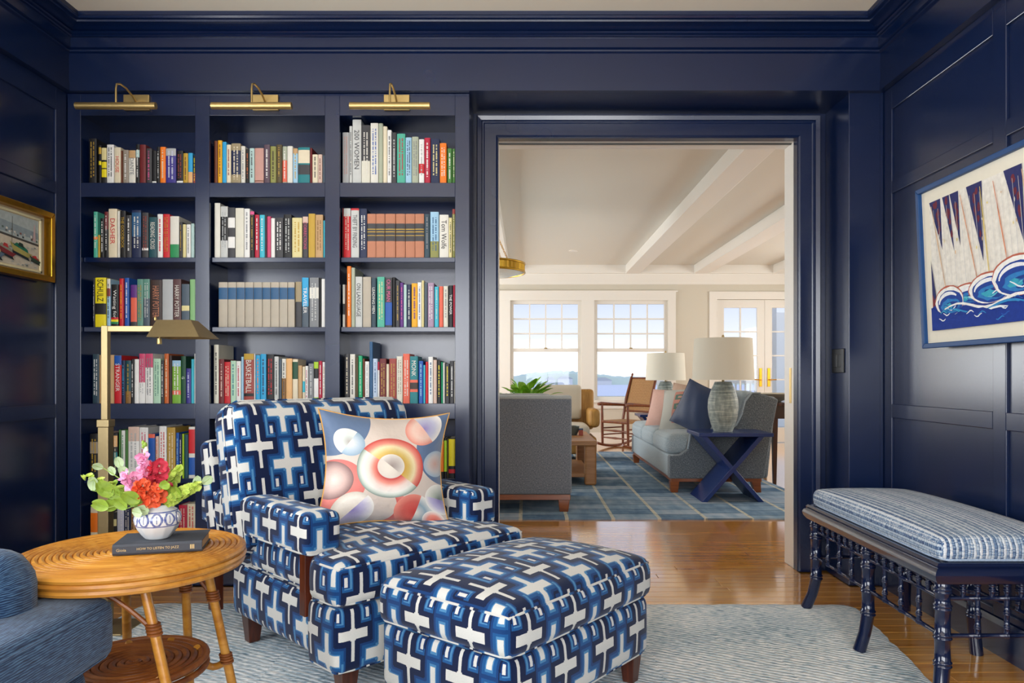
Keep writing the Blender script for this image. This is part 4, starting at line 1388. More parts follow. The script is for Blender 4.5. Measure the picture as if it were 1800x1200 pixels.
# throw pillow on the armchair
def pillow_fabric():
    g = G('circle_print_satin')
    x, y, z = g.sep(g.co('UV'))
    col = g.mix((((x + 0.02) * (x + 0.02) + (y - 1.0) * (y - 1.0)) < 0.16).mx(((x - 1.02) * (x - 1.02) + (y - 0.72) * (y - 0.72) * 0.6) < 0.075), hx('cfc0b4'), hx('5a6f8e'))

    def circ(cx, cy, r):
        dx, dy = x - cx, (y - cy)
        return (dx * dx + dy * dy).sqrt() / r, dx, dy

    def disc(col, cx, cy, r, stops, ang=None, stops2=None):
        d, dx, dy = circ(cx, cy, r)
        c = g.ramp(d, stops)
        if ang is not None:
            c2 = g.ramp(d, stops2)
            c = g.mix((dx * math.cos(ang) + dy * math.sin(ang)) > 0.0, c, c2)
        return g.mix(d < 1.0, col, c)
    wht, red, sal, yel, grn, lil, gry = hx('e9e4da'), hx('bf3a34'), hx('e08a78'), hx('c99a3c'), hx('8c9a8a'), hx('8a7cb4'), hx('a8a09a')
    col = disc(col, 0.40, 0.16, 0.25, [(0, hx('cfc0b4')), (.72, hx('cdbcae')), (.73, hx('c95a52')), (1, hx('d98a7e'))])
    col = disc(col, 0.10, 0.36, 0.22, [(0, sal), (.6, hx('d97a70')), (1, hx('cf6a62'))])
    col = disc(col, 0.06, 0.40, 0.16, [(0, hx('ead8cc')), (.55, hx('cfae a4'.replace(' ', ''))), (1, hx('7c5a58'))])
    col = disc(col, 0.24, 0.13, 0.165, [(0, hx('ded2c4')), (.7, hx('e6ddd0')), (1, hx('c9bfb0'))], R(-40), [(0, lil), (.5, hx('b8b0cc')), (1, wht)])
    col = disc(col, 0.19, 0.74, 0.125, [(0, gry), (.5, hx('cfd6d0')), (1, wht)], R(-35), [(0, wht), (.6, hx('b4c4d0')), (1, hx('8aa4b8'))])
    col = disc(col, 0.80, 0.88, 0.155, [(0, hx('e8b4a4')), (.6, hx('e6c4b4')), (1, hx('dd8a78'))], R(35), [(0, lil), (.6, hx('b8b8cc')), (1, wht)])
    col = disc(col, 0.93, 0.55, 0.115, [(0, hx('c49a8c')), (.6, hx('c0b8b4')), (1, hx('9ab0c0'))])
    col = disc(col, 0.73, 0.10, 0.17, [(0, red), (.6, hx('c85a50')), (1, sal)], R(-20), [(0, hx('dfd6c8')), (.5, hx('8aa0ac')), (1, wht)])
    col = disc(col, 0.95, 0.24, 0.13, [(0, hx('6c7a6c')), (.5, hx('b8bcae')), (1, wht)], R(-100), [(0, lil), (.6, hx('b8b0cc')), (1, wht)])
    col = disc(col, 0.88, 0.03, 0.10, [(0, red), (.6, sal), (1, wht)])
    a2 = [(0.38, yel), (.55, hx('d6b868')), (.72, hx('ead9ac')), (.84, sal), (1.0, red)]
    a1 = [(0.38, red), (.52, sal), (.66, hx('ead2c6')), (.82, wht), (.9, hx('c9d0c4')), (1.0, hx('74877c'))]
    col = disc(col, 0.525, 0.515, 0.285, a1, R(52), a2)
    col = disc(col, 0.525, 0.53, 0.115, [(0, hx('d9cfc0')), (1, hx('cfc4b8'))], R(48), [(0, hx('8c7c74')), (.5, hx('b4a8a0')), (1, hx('ddd6cc'))])
    fine = g.noise(g.co('UV'), 220.0, 2.0)
    return g.done(col, 0.5, 0, 0.4, bump=g.noise(g.co('UV'), 14.0, 3.0) * 0.8 + fine * 0.1, bs=0.22, bd=0.02, sheen=0.2)


M_PIL = pillow_fabric()
pm = pillow_mesh(0.54, 0.485, 0.22, 30, 0.15, 0.02)
o = link('throw_pillow', pm.mesh('throw_pillow', M_PIL, True))
tag(o, 'square satin throw pillow printed with red and yellow circles on the armchair', 'pillow')
PY = 2.96
o.location = (PX(676, PY), PY, PZ(826, PY) + 0.005)
o.rotation_euler = (R(-16), R(3), R(18))
part('piping', MB().tube(pm.edge, 0.0035, 6, True), plain('d09a4a', 0.6, var=.3, scale=18), o, True)

# ------------------------------------------------------------------ ottoman
t = thing('ottoman', 'oblong ottoman in navy and white interlocking cross fabric in front', 'ottoman', (-0.045, 1.945, RUGZ), R(51.5))
OW, OD = 0.79, 0.545
mb_ = soft((OW - 0.02, OD - 0.02, 0.205), 0.03, side=0.012, M=at(OW / 2, OD / 2, 0.098), uvo=(0.03, 0.065))
o = softpart('base', mb_, M_KEY, t)
pipe('piping', mb_.rim(-0.97), o)
mb_ = soft((OW, OD, 0.135), 0.035, crown=0.052, side=0.014, n=16, M=at(OW / 2, OD / 2, 0.296), uvo=(0.0, 0.09))
cushion('seat_cushion', mb_, t, M_KEY, (0.92, -0.92))
for x_, y_ in ((0.06, 0.06), (OW - 0.055, 0.06), (0.06, OD - 0.06), (OW - 0.055, OD - 0.06)):
    bevel(part('leg', MB().frus((x_, y_, 0.0), 0.02, 0.02, (x_, y_, 0.105), 0.03, 0.03), M_WALNUT, t), 0.003)

# ------------------------------------------------------------------ rattan side table
TX, TY, TZ = -1.10, 2.04, 0.60
t = thing('rattan_table', 'round honey rattan side table with coiled top beside the armchair', 'side table', (TX, TY, 0.0))
rings = 18
for k in range(rings):
    r_ = 0.012 + k * (0.278 - 0.012) / (rings - 1)
    m_ = MB().tube([(r_ * math.cos(2 * pi * i / 56), r_ * math.sin(2 * pi * i / 56), TZ - 0.0085) for i in range(56)], 0.0081, 8, True)
    part('coil', m_, M_RATTAN, t, True)
for k, (r_, z_) in enumerate(((0.285, TZ - 0.013), (0.287, TZ - 0.030), (0.283, TZ - 0.046))):
    m_ = MB().tube([(r_ * math.cos(2 * pi * i / 64), r_ * math.sin(2 * pi * i / 64), z_) for i in range(64)], 0.0098, 8, True)
    part('rim', m_, M_RATTAN, t, True)
part('top_board', MB().lathe([(0.0, TZ - 0.04), (0.276, TZ - 0.04), (0.276, TZ - 0.02), (0.0, TZ - 0.02)], 48), M_RATTAN_DK, t)
legs = [((.103, -.150), (.262, -.205)), ((.150, .105), (.232, .185)), ((.052, .19), (.03, .285)), ((-.115, .165), (-.16, .27)), ((-.17, -.06), (-.27, -.10))]


def lp(L, z):
    k = (TZ - 0.04 - z) / (TZ - 0.04)
    return (L[0][0] + (L[1][0] - L[0][0]) * k, L[0][1] + (L[1][1] - L[0][1]) * k, z)


for i, L in enumerate(legs):
    zs = [TZ - 0.04, .5, .42, .3, .2, .1, RUGZ]
    o = part('leg', MB().tube([lp(L, z) for z in zs], [.0125, .0125, .013, .0128, .0132, .013, .0135], 12), M_RATTAN, t, True)
    for zb_ in (.43, .235):
        c_ = lp(L, zb_)
        for q in range(4):
            z_ = zb_ + (q - 1.5) * 0.008
            p = lp(L, z_)
            part('binding', MB().tube([(p[0] + .0155 * math.cos(a_ * pi / 6), p[1] + .0155 * math.sin(a_ * pi / 6), z_) for a_ in range(12)], .0042, 6, True), M_RATTAN_DK, o, True)
    p0, p1 = Vector(lp(L, .225)), Vector(lp(L, .235))
    d_ = Vector((p0.x, p0.y, 0)).normalized()
    q0 = Vector((d_.x * .165, d_.y * .165, .285))
    pts = [q0 * (1 - s_) + p0 * s_ + Vector((0, 0, -.045 * math.sin(pi * s_))) + Vector((-d_.y, d_.x, 0)) * .03 * math.sin(pi * s_) for s_ in [k / 8 for k in range(9)]]
    part('stretcher', MB().tube(pts, .0105, 10), M_RATTAN, t, True)
    a0 = Vector(lp(L, .425))
    a1 = Vector((-d_.y, d_.x, 0)) * (-0.17 if i == 0 else .1) + Vector((d_.x, d_.y, 0)) * .1 + Vector((0, 0, TZ - .045))
    pts = [a0 * (1 - s_) + a1 * s_ + Vector((0, 0, .02 * math.sin(pi * s_))) for s_ in [k / 6 for k in range(7)]]
    part('brace', MB().tube(pts, .0065, 8), M_RATTAN_DK, t, True)
for k in range(9):
    r_ = 0.012 + k * 0.0205
    m_ = MB().tube([(r_ * math.cos(2 * pi * i / 40), r_ * math.sin(2 * pi * i / 40), .275) for i in range(40)], 0.0112, 8, True)
    part('shelf_coil', m_, M_RATTAN_DK, t, True)
for z_ in (.262, .286):
    part('shelf_rim', MB().tube([(.188 * math.cos(2 * pi * i / 48), .188 * math.sin(2 * pi * i / 48), z_ - .004) for i in range(48)], .009, 8, True), M_RATTAN_DK, t, True)

# book on the table
t = thing('book', 'slate grey hardback lying flat under the vase on the rattan table', 'book', (-1.107, 1.948, TZ + 0.0005), R(15.3))
bl, bd_, bh = 0.222, 0.148, 0.030
cov = plain('42464e', 0.6, 0, 0.3, 0.06, 60)
m_ = MB()
m_.box(0, bl, 0.0, bd_, 0, 0.003)
m_.box(0, bl, 0.0, bd_, bh - 0.003, bh)
m_.prism([(0.0, 0.0), (-0.004, 0.006), (-0.004, bh - 0.006), (0.0, bh), (0.004, bh), (0.004, 0)], 0, bl, 'x')
bevel(part('cover', m_, cov, t), 0.0008)
part('pages', MB().box(0.004, bl - 0.004, 0.004, bd_ - 0.005, 0.003, bh - 0.003), plain('b59a76', 0.9, var=.15, scale=300), t)
M_FOIL = plain('cdb47c', 0.4, 0.3)
for nm, body, xc, hh, ww in (('author_lettering', 'Gioia', 0.022, 0.0075, 0.024), ('title_lettering', 'HOW TO LISTEN TO JAZZ', 0.112, 0.0085, 0.104)):
    vs, fs = text_mb(body, hh, ww)
    part(nm, MB().add([(xc + x_, -0.0046, bh / 2 + y_) for x_, y_ in vs], fs), M_FOIL, t)
for k in (-0.004, 0, 0.004):
    part('emblem_bar', MB().quad((0.196 + k, -0.0046, 0.009), (0.1985 + k, -0.0046, 0.009), (0.1985 + k, -0.0046, 0.021), (0.196 + k, -0.0046, 0.021)), M_FOIL, t)

# ------------------------------------------------------------------ vase and flowers
def vase_mat():
    g = G('blue_onion_porcelain')
    x, y, z = g.sep(g.co('Object'))
    an = g.m('ARCTAN2', y, x)
    f = (an * (11 / (2 * pi))).wrap()
    h = (z - 0.0575) / 0.017            # -1..1 inside the decorated band
    inb = abs(h) < 1.0
    lines = (abs(abs(h) - 1.12) < 0.09)
    arch = abs((f * f * 4.2 + h * h * 0.5).sqrt() - 0.72) < 0.13
    vein = (abs(f) < 0.035) * (abs(h) < 0.6)
    leaf = (abs(abs(f) - 0.42) + abs(h) * 0.12) < 0.07
    ink = (inb * (arch.mx(vein).mx(leaf))).mx(lines)
    nz = g.noise(g.co('Object'), 120.0, 2.0)
    col = g.mix(ink * (0.6 + nz * 0.5), hx('dfe1e0'), hx('3a4f98'))
    return g.done(col, 0.12, 0, 0.5, coat=0.3)


VX, VY = -1.030, 2.035
VZ = TZ + bh + 0.001
t = thing('vase', 'small lobed white porcelain vase with blue band on the grey book', 'vase', (VX, VY, VZ))
prof_ = [(0.0, 0.0), (0.031, 0.0), (0.034, 0.003), (0.044, 0.015), (0.054, 0.03), (0.0595, 0.044), (0.061, 0.056), (0.058, 0.068), (0.050, 0.078), (0.040, 0.084), (0.036, 0.088), (0.036, 0.094), (0.033, 0.094), (0.033, 0.086), (0.045, 0.075), (0.0, 0.07)]
part('body', MB().lathe(prof_, 72, fn=lambda a_, z_: 1 - 0.06 * abs(math.cos(6 * a_)) ** 0.7 * max(0, 1 - abs(z_ - 0.024) / 0.026) if z_ < 0.06 else 1.0), vase_mat(), t, 50)


def petal(mb_, M, L, Wd, cup=0.3, n=5, mi=0, ruffle=0.0, ph=0.0):
    vs, fs = [], []
    for i in range(n + 1):
        s_ = i / n
        wd = Wd * math.sin(pi * min(1, (s_ * 0.86 + 0.06))) ** 0.7
        for k in (-1, -0.5, 0, 0.5, 1):
            z_ = cup * L * (s_ * s_) - cup * 0.35 * wd * (1 - k * k) + ruffle * L * math.sin(k * 4 + ph) * s_
            vs.append(M @ Vector((k * wd / 2, L * s_, z_)))
    for i in range(n):
        for k in range(4):
            fs.append((i * 5 + k, i * 5 + k + 1, (i + 1) * 5 + k + 1, (i + 1) * 5 + k))
    mb_.add(vs, fs, None, mi)


def orient(p, d, roll=0.0):
    """frame at p whose z axis looks along d"""
    d = Vector(d).normalized()
    q = d.to_track_quat('Z', 'Y').to_matrix().to_4x4()
    return Matrix.Translation(p) @ q @ Matrix.Rotation(roll, 4, 'Z')


def leafmat(name, a_, b_, tr=0.25):
    g = G(name)
    nz = g.noise(g.co('Object'), 60.0, 3.0)
    col = g.mix(nz, hx(a_), hx(b_))
    m_ = g.done(col, 0.5, 0, 0.3, bump=nz, bs=0.2, bd=0.003)
    g.b.inputs['Subsurface Weight'].default_value = 0.0
    return m_


M_LEAF = leafmat('lime_leaf', '66842a', '9ab542')
M_LEAFP = leafmat('pale_leaf', '93aa7c', 'bccaa4')
M_BELL = leafmat('lime_bell', '94b034', 'd2df74')
M_STEM = leafmat('green_stem', '7d9a44', '9cb45c')
M_PINK = leafmat('lilac_pink_petal', 'd87cb0', 'f0b8cc')
M_ROSE = leafmat('rose_red_petal', 'b8203c', 'dc5060')
M_RED = leafmat('scarlet_petal', 'b81420', 'd83428')
M_CORAL = leafmat('coral_orange_petal', 'd8401c', 'f07a50')
M_CREAM = leafmat('cream_petal', 'ead9c8', 'f6efd6')
rf = random.Random(21)
MOUTH = Vector((VX, VY, VZ + 0.09))


def spot(u, v, dy=0.0):
    Y_ = VY + dy
    return Vector((PX(u, Y_), Y_, PZ(v, Y_)))


def stem_to(parent, tip, bend=0.03):
    a_ = Vector((VX + (tip.x - VX) * 0.12, VY + (tip.y - VY) * 0.12, VZ + 0.05))
    b_ = Vector((VX + max(-0.022, min(0.022, (tip.x - VX) * 0.2)), VY + max(-0.02, min(0.02, (tip.y - VY) * .3)), VZ + 0.098))
    pts = []
    for k in range(9):
        s_ = k / 8
        p = a_ * (1 - s_) ** 2 + (b_ + Vector((0, 0, bend))) * 2 * s_ * (1 - s_) + tip * s_ * s_
        pts.append(p)
    part('stem', MB().tube(pts, [0.0022 - 0.0009 * k / 8 for k in range(9)], 6), M_STEM, parent, True)
    return pts


def snapdragon(label, tip, col, n, size, group='cut flowers in the vase', facing=(0.1, -1, 0.25), buds=None):
    o = thing('flower_stem', label, 'flower', (0, 0, 0), group=group)
    pts = stem_to(o, tip)
    for k in range(n):
        s_ = 0.5 + 0.48 * (k + 0.5) / n
        p = pts[min(8, int(s_ * 8))].lerp(pts[min(8, int(s_ * 8) + 1)], s_ * 8 - int(s_ * 8))
        a_ = k * 2.4 + rf.uniform(-.4, .4)
        d = Vector(facing) + Vector((math.cos(a_) * 0.9, 0.25 * math.sin(a_), math.sin(a_) * 0.6))
        d.normalize()
        sz = size * 1.32 * (1.0 - 0.35 * k / n)
        c_ = p + d * sz * 0.55
        b_ = MB()
        for q in range(5):
            petal(b_, orient(c_, d) @ Matrix.Rotation(q * 2 * pi / 5 + rf.uniform(-.2, .2), 4, 'Z') @ Matrix.Rotation(R(14), 4, 'X'), sz, sz * 0.95, 0.25, 5, 0, 0.09, rf.uniform(0, 6))
        for q in range(3):
            petal(b_, orient(c_, d) @ Matrix.Rotation(q * 2 * pi / 3 + 1.0, 4, 'Z') @ Matrix.Rotation(R(50), 4, 'X'), sz * 0.55, sz * 0.6, 0.3, 4, 0, 0.08, q)
        bl = part('blossom', b_, col, o, True)
        st = MB()
        for q in range(6):
            a2 = q * pi / 3
            st.tube([c_, c_ + d * sz * .3 + orient(Vector((0, 0, 0)), d) @ Vector((math.cos(a2) * sz * .12, math.sin(a2) * sz * .12, 0))], sz * 0.025, 4)
        part('stamen', st, M_CREAM, bl)
        part('throat', MB().tube([p, p.lerp(c_, .6), c_], [0.0015, sz * 0.16, sz * 0.22], 8), col, bl, True)
    if buds:
        for k in range(6):
            b_ = MB()
            p = pts[-1] + Vector((rf.uniform(-.006, .006), rf.uniform(-.005, .005), 0.004 + k * 0.0048))
            b_.lathe([(0, -.006), (.0042, -.003), (.005, .001), (.003, .006), (0, .008)], 8, p)
            part('bud', b_, M_CREAM if k < 3 else M_LEAF, o, True)
    return o


snapdragon('lilac pink snapdragon with cream buds at top of the bouquet', spot(254, 796, -.01), M_PINK, 8, 0.022, buds=True)
snapdragon('lilac pink snapdragon leaning left in the vase', spot(224, 838, -.035), M_PINK, 10, 0.023)
snapdragon('deep rose snapdragon at the right of the bouquet', spot(276, 812, -.015), M_ROSE, 6, 0.026)
snapdragon('scarlet snapdragon right of the bouquet centre', spot(276, 838, -.005), M_RED, 7, 0.024)
snapdragon('coral orange snapdragon low at the front of the bouquet', spot(246, 856, -.06), M_CORAL, 9, 0.023)
snapdragon('small coral snapdragon low at right of the bouquet', spot(278, 864, -.05), M_CORAL, 4, 0.018)


def bells(label, tip, n, size, col, gr='lime green stems in the vase'):
    o = thing('bell_stem', label, 'flower', (0, 0, 0), group=gr)
    pts = stem_to(o, tip, 0.02)
    for k in range(n):
        s_ = 0.42 + 0.57 * (k + 0.5) / n
        i_ = min(7, int(s_ * 8))
        p = pts[i_].lerp(pts[i_ + 1], s_ * 8 - i_)
        tg = (pts[i_ + 1] - pts[i_]).normalized()
        a_ = k * 2.2
        sd = Vector((0, -1, 0)).cross(tg)
        d = (sd * math.cos(a_) + Vector((0, -1, 0)) * abs(math.sin(a_)) * 0.9 + Vector((0, 0, .25)) + tg * 0.35).normalized()
        sz = size * 1.12 * (1.05 - 0.4 * s_) * rf.uniform(.85, 1.15)
        b_ = MB()
        M_ = orient(p, d, rf.uniform(0, 6))
        b_.lathe([(sz * .1, 0), (sz * .3, sz * .25), (sz * .55, sz * .55), (sz * .85, sz * .78), (sz * .82, sz * .8), (sz * .5, sz * .55), (sz * .25, sz * .28), (0.0, sz * .15)], 12, M=M_, fn=lambda a2, z2: 1 + 0.12 * math.cos(5 * a2))
        part('bell', b_, col, o, True)
    for k in range(4):
        i_ = 4 + k
        p = pts[min(8, i_)]
        lf = MB()
        dd = Vector((rf.uniform(-1, 1), rf.uniform(-.8, -.1), rf.uniform(-.4, .6))).normalized()
        petal(lf, orient(p, dd.cross(Vector((0.3, 0.2, 1))).normalized() if k % 2 else Vector((0, -1, .3))) @ Matrix.Rotation(rf.uniform(0, 6), 4, 'Z'), size * 1.3, size * 0.9, 0.2, 5, 0, .05, k)
        part('leaf', lf, M_LEAF, o, True)
    return o


bells('lime bell flower stem reaching far left from the vase', spot(146, 834, -.02), 18, 0.016, M_BELL)
bells('lime bell flower stem spreading left above the table', spot(188, 858, -.04), 14, 0.017, M_BELL)
bells('lime bell flower stem reaching far right from the vase', spot(352, 852, -.02), 18, 0.017, M_BELL)
bells('lime bell flower stem rising to the right of red blossom', spot(318, 822, .01), 16, 0.017, M_BELL)
bells('lime bell flower stem low on the right side of the vase', spot(330, 868, -.03), 12, 0.016, M_BELL)


def sprig(label, tip, leaves, col, size):
    o = thing('leaf_sprig', label, 'foliage', (0, 0, 0), group='leafy sprigs in the vase')
    pts = stem_to(o, tip, 0.015)
    for k in range(leaves):
        p = pts[8 - k]
        b_ = MB()
        n_ = Vector((rf.uniform(-.4, .4), -1, rf.uniform(-.2, .5)))
        tg = (pts[8] - pts[5]).normalized()
        ang = math.atan2(tg.x, tg.z) * -1
        M_ = orient(p, n_) @ Matrix.Rotation(rf.uniform(-.9, .9) + (pi if tip.z < MOUTH.z else 0) + (0.8 if tip.x < VX else -0.8), 4, 'Z')
        petal(b_, M_, size * 1.2, size * 0.95, 0.3, 7, 0, 0.06, k)
        lf = part('leaf', b_, col, o, True)
        v_ = MB()
        v_.tube([M_ @ Vector((0, 0, .0008)), M_ @ Vector((0, size * .9, .0008 + .1 * size))], 0.0005, 4)
        part('vein', v_, M_STEM, lf)
    return o


sprig('round pale leaf hanging at far left of the bouquet', spot(163, 862, -.03), 1, M_LEAFP, 0.03)
sprig('cluster of broad lime leaves drooping left of the vase', spot(196, 872, -.05), 3, M_LEAF, 0.042)
sprig('broad lime leaf drooping below the left blossoms', spot(190, 892, -.06), 3, M_LEAF, 0.036)
sprig('long lime leaves drooping over the vase front', spot(222, 894, -.075), 3, M_LEAF, 0.034)
sprig('pale leaf hanging beside the vase shoulder', spot(232, 898, -.07), 2, M_LEAFP, 0.03)
sprig('lime leaf curling over the vase rim at front', spot(245, 882, -.07), 2, M_LEAF, 0.038)
sprig('pale rounded leaf standing behind the pink blossom', spot(212, 822, .03), 2, M_LEAFP, 0.026)
sprig('small pale leaf upright at left of the bouquet', spot(181, 822, .03), 2, M_LEAFP, 0.022)
sprig('lime leaf between scarlet blossom and right stems', spot(283, 856, -.06), 2, M_LEAF, 0.024)
sprig('dark lime leaf drooping right of the vase', spot(312, 880, -.03), 3, M_LEAF, 0.034)
sprig('pale leaf pointing to the far right', spot(356, 850, 0), 2, M_LEAFP, 0.028)

# ------------------------------------------------------------------ blue chair in the corner of the frame
M_BLUE = woven('slub_blue_weave', '10203c', '203a5c', '4a6a8a', stripe=190.0, bs=0.5)
t = thing('lounge_chair', 'blue ribbed fabric lounge chair cut off by the left corner', 'armchair', (-1.042, 1.852, RUGZ), R(90))
# local x points back into the room (+Y), local y points away from the seat front (-X)
mb_ = soft((0.64, 0.68, 0.15), 0.03, crown=0.03, side=0.012, n=14, M=at(-0.32, 0.34, 0.36))
cushion('seat_cushion', mb_, t, M_BLUE, (0.9, -0.9))
softpart('base', soft((0.66, 0.70, 0.24), 0.04, side=0.01, M=at(-0.36, 0.395, 0.115)), M_BLUE, t)
for xc in (-0.178, -0.56):
    mb_ = soft((0.17, 0.66, 0.30), 0.07, crown=0.03, M=at(xc, 0.435, 0.352))
    o = softpart('arm', mb_, M_BLUE, t)
softpart('back', soft((0.70, 0.22, 0.52), 0.08, M=at(-0.345, 0.86, 0.30)), M_BLUE, t)
for x_, y_ in ((-0.07, 0.09), (-0.64, 0.09), (-0.07, 0.68), (-0.64, 0.68)):
    bevel(part('leg', MB().frus((x_, y_, 0.0), 0.018, 0.018, (x_, y_, 0.12), 0.026, 0.026), M_WALNUT, t), 0.003)

# ------------------------------------------------------------------ bench
def bench_cloth():
    g = G('striped_blue_boucle')
    x, y, z = g.sep(g.co('UV'))
    wob = g.noise(g.comb(x * 160.0, y * 40.0, 0.0), 1.0, 2.0)
    a = y * 105.0 + (wob - 0.5) * 0.6
    row = a.floor()
    f = abs(a - row - 0.5) * 2.0
    r1 = (row * 12.9898).sin() * 437.5
    r1 = r1 - r1.floor()
    fl_ = g.noise(g.comb(x * 240.0, row * 7.3, 0.0), 1.0, 2.0)
    alt = abs((row * 0.5).wrap()) * 2.0
    t_ = r1 * 0.2 + alt * 0.2 + fl_ * 0.75 - f * 0.12 - 0.04
    col = g.ramp(t_, [(0.22, hx('22345e')), (0.38, hx('5a7596')), (0.52, hx('a9b6c2')), (0.7, hx('d6d8da'))])
    return g.done(col, 0.95, 0, 0.1, bump=fl_ * 0.5 + (1.0 - f) * 0.7, bs=0.6, bd=0.004, sheen=0.15)


M_BENCH = plain('0b1736', 0.16, 0, 0.55, 0.05, 20, coat=0.4)
BX0, BX1, BY0, BY1 = 1.30, 1.775, 2.30, 3.375
t = thing('bench', 'navy faux bamboo bench with striped blue cushion along the right wall', 'bench', (BX0, BY0, 0.0), 0)
bw, bln = BX1 - BX0, BY1 - BY0
# moulded seat rail
pr = [(0.0, 0.425), (-0.012, 0.44), (-0.016, 0.455), (-0.010, 0.468), (0.0, 0.474), (-0.004, 0.482), (0.004, 0.49), (0.03, 0.49), (0.03, 0.425)]
n_ = len(pr)
cs = [(-1, -1), (1, -1), (1, 1), (-1, 1)]
for k in range(4):
    vs = []
    for c_ in (cs[k], cs[(k + 1) % 4]):
        for d, z_ in pr:
            vs.append((bw / 2 + c_[0] * (bw / 2 - d), bln / 2 + c_[1] * (bln / 2 - d), z_))
    fs = [(i, (i + 1) % n_, n_ + (i + 1) % n_, n_ + i) for i in range(n_)]
    m_ = MB().add(vs, fs)
    o = part('seat_rail', m_, M_BENCH, t, 35)
    bm = bmesh.new()
    bm.from_mesh(o.data)
    bmesh.ops.recalc_face_normals(bm, faces=bm.faces)
    bm.to_mesh(o.data)
    bm.free()
part('seat_board', MB().box(0.02, bw - 0.02, 0.02, bln - 0.02, 0.455, 0.486), M_BENCH, t)
mb_ = soft((bw - 0.03, bln - 0.03, 0.075), 0.028, crown=0.034, side=0.0, n=14, M=at(bw / 2, bln / 2, 0.487))
# turn UV so that the stripes run along the bench
cu = softpart('cushion', mb_, bench_cloth(), t)
for l in cu.data.uv_layers[0].data:
    l.uv = (l.uv[1], l.uv[0])
me = cu.data
lay_ = me.uv_layers[0].data
for p in me.polygons:
    nn = p.normal
    for li in p.loop_indices:
        co = me.vertices[me.loops[li].vertex_index].co
        if abs(nn.y) > 0.75:
            lay_[li].uv = (co.z, co.x)
        else:
            dist = co.x if abs(nn.z) > 0.5 else (-(0.56 - co.z) + 0.015 if nn.x < 0 else bw + (0.56 - co.z))
            lay_[li].uv = (co.y, dist)
pp = mb_.rim(-0.95)
part('cord_trim', MB().tube(pp, 0.005, 6, True), plain('9fb0c4', 0.9, var=.5, scale=160), cu, True)


def bamboo(p0, p1, r, nodes, knob=1.28, n=10, flare=None):
    p0, p1 = Vector(p0), Vector(p1)
    L = (p1 - p0).length
    st = [0.0]
    rr_ = [r]
    pts = []
    ev = []
    for q in nodes:
        w_ = 0.010 * (r / 0.02) ** .5
        for dd, k in ((-w_, 1.0), (-w_ * .7, knob), (-w_ * .35, knob), (-w_ * .1, 1.04), (w_ * .1, 1.04), (w_ * .35, knob), (w_ * .7, knob), (w_, 1.0)):
            s_ = q + dd / L
            if 0.005 < s_ < 0.995:
                ev.append((s_, k))
    ev = [(0.0, 1.0)] + sorted(ev) + [(1.0, 1.0)]
    full = []
    for i, (s_, k) in enumerate(ev):
        full.append((s_, k))
        if i + 1 < len(ev) and ev[i + 1][0] - s_ > 0.06:
            full.append(((s_ + ev[i + 1][0]) / 2, 0.95))
    for s_, k in full:
        p = p0.lerp(p1, s_)
        if flare:
            p = p + flare(s_)
        pts.append(p)
    return MB().tube(pts, [r * k for s_, k in full], n)


for ix, x_ in enumerate((0.032, bw - 0.032)):
    for iy, y_ in enumerate((0.03, bln / 2, bln - 0.03)):
        dx = -1 if ix == 0 else 0.35
        dy = (-1, 0, 1)[iy]

        def fl_(s_, dx=dx, dy=dy):
            k = max(0, (0.36 - s_) / 0.36)
            return Vector((dx * 0.035 * k ** 1.6, dy * 0.03 * k ** 1.6, 0))
        z0 = RUGZ if (ix == 0 and iy > 0) else (RUGZ if ix == 0 else 0.0)
        part('leg', bamboo((x_, y_, z0), (x_, y_, 0.428), 0.024, (0.36, 0.575, 0.80, 0.93), 1.17, 14, fl_), M_BENCH, t, 60)
ZU, ZL = 0.372, 0.252


def lattice(pa, pb, nsp):
    pa, pb = Vector(pa), Vector(pb)
    for z_ in (ZU, ZL):
        part('stretcher', bamboo((pa.x, pa.y, z_), (pb.x, pb.y, z_), 0.0078, [(k + 1) / (nsp + 1) for k in range(1 if z_ == ZU else 1, nsp, 2)], 1.3, 8), M_BENCH, t, 60)
    for k in range(nsp):
        p = pa.lerp(pb, (k + 1) / (nsp + 1))
        part('spindle', bamboo((p.x, p.y, ZU + 0.004), (p.x, p.y, 0.428), 0.0085, (0.42, 0.8), 1.3, 8), M_BENCH, t, 60)
        if k % 2 == 1:
            part('spindle', bamboo((p.x, p.y, ZL + 0.004), (p.x, p.y, ZU - 0.004), 0.0085, (0.2, 0.6), 1.3, 8), M_BENCH, t, 60)


for x_ in (0.03, bw - 0.03):
    lattice((x_, 0.05, 0), (x_, bln / 2 - 0.02, 0), 7)
    lattice((x_, bln / 2 + 0.02, 0), (x_, bln - 0.05, 0), 7)
for y_ in (0.03, bln - 0.03):
    lattice((0.05, y_, 0), (bw - 0.05, y_, 0), 7)
# ================================================================== the living room beyond the doorway
YW = 11.9
KW = F / YW
def WX(u): return (u - U0) / KW
def WZ(v): return CH - (v - V0) / KW


struct('floor', MB().box(LX0, LX1, YE, YW, -0.08, 0.0), M_FLOOR2)
struct('ceiling', MB().box(LX0, LX1, YE, YW, ZC, ZC + 0.1), M_LCEIL)
GY = (YW + 0.06)
win = [(-0.262, 0.902, 0.70, 2.326), (1.11, 2.315, 0.70, 2.326), (-1.634, -0.47, 0.70, 2.326)]
dr = (3.115, 4.695, 0.0, 2.344)
wl = MB()
xs = [LX0, win[2][0], win[2][1], win[0][0], win[0][1], win[1][0], win[1][1], dr[0], dr[1], LX1]
for i in range(0, 10, 2):
    wl.box(xs[i], xs[i + 1], YW, YW + 0.15, 0, ZC)
for a_, b_, z0, z1 in win + [dr]:
    if z0 > 0:
        wl.box(a_, b_, YW, YW + 0.15, 0, z0)
    wl.box(a_, b_, YW, YW + 0.15, z1, ZC)
struct('wall_far', wl, M_WALL)
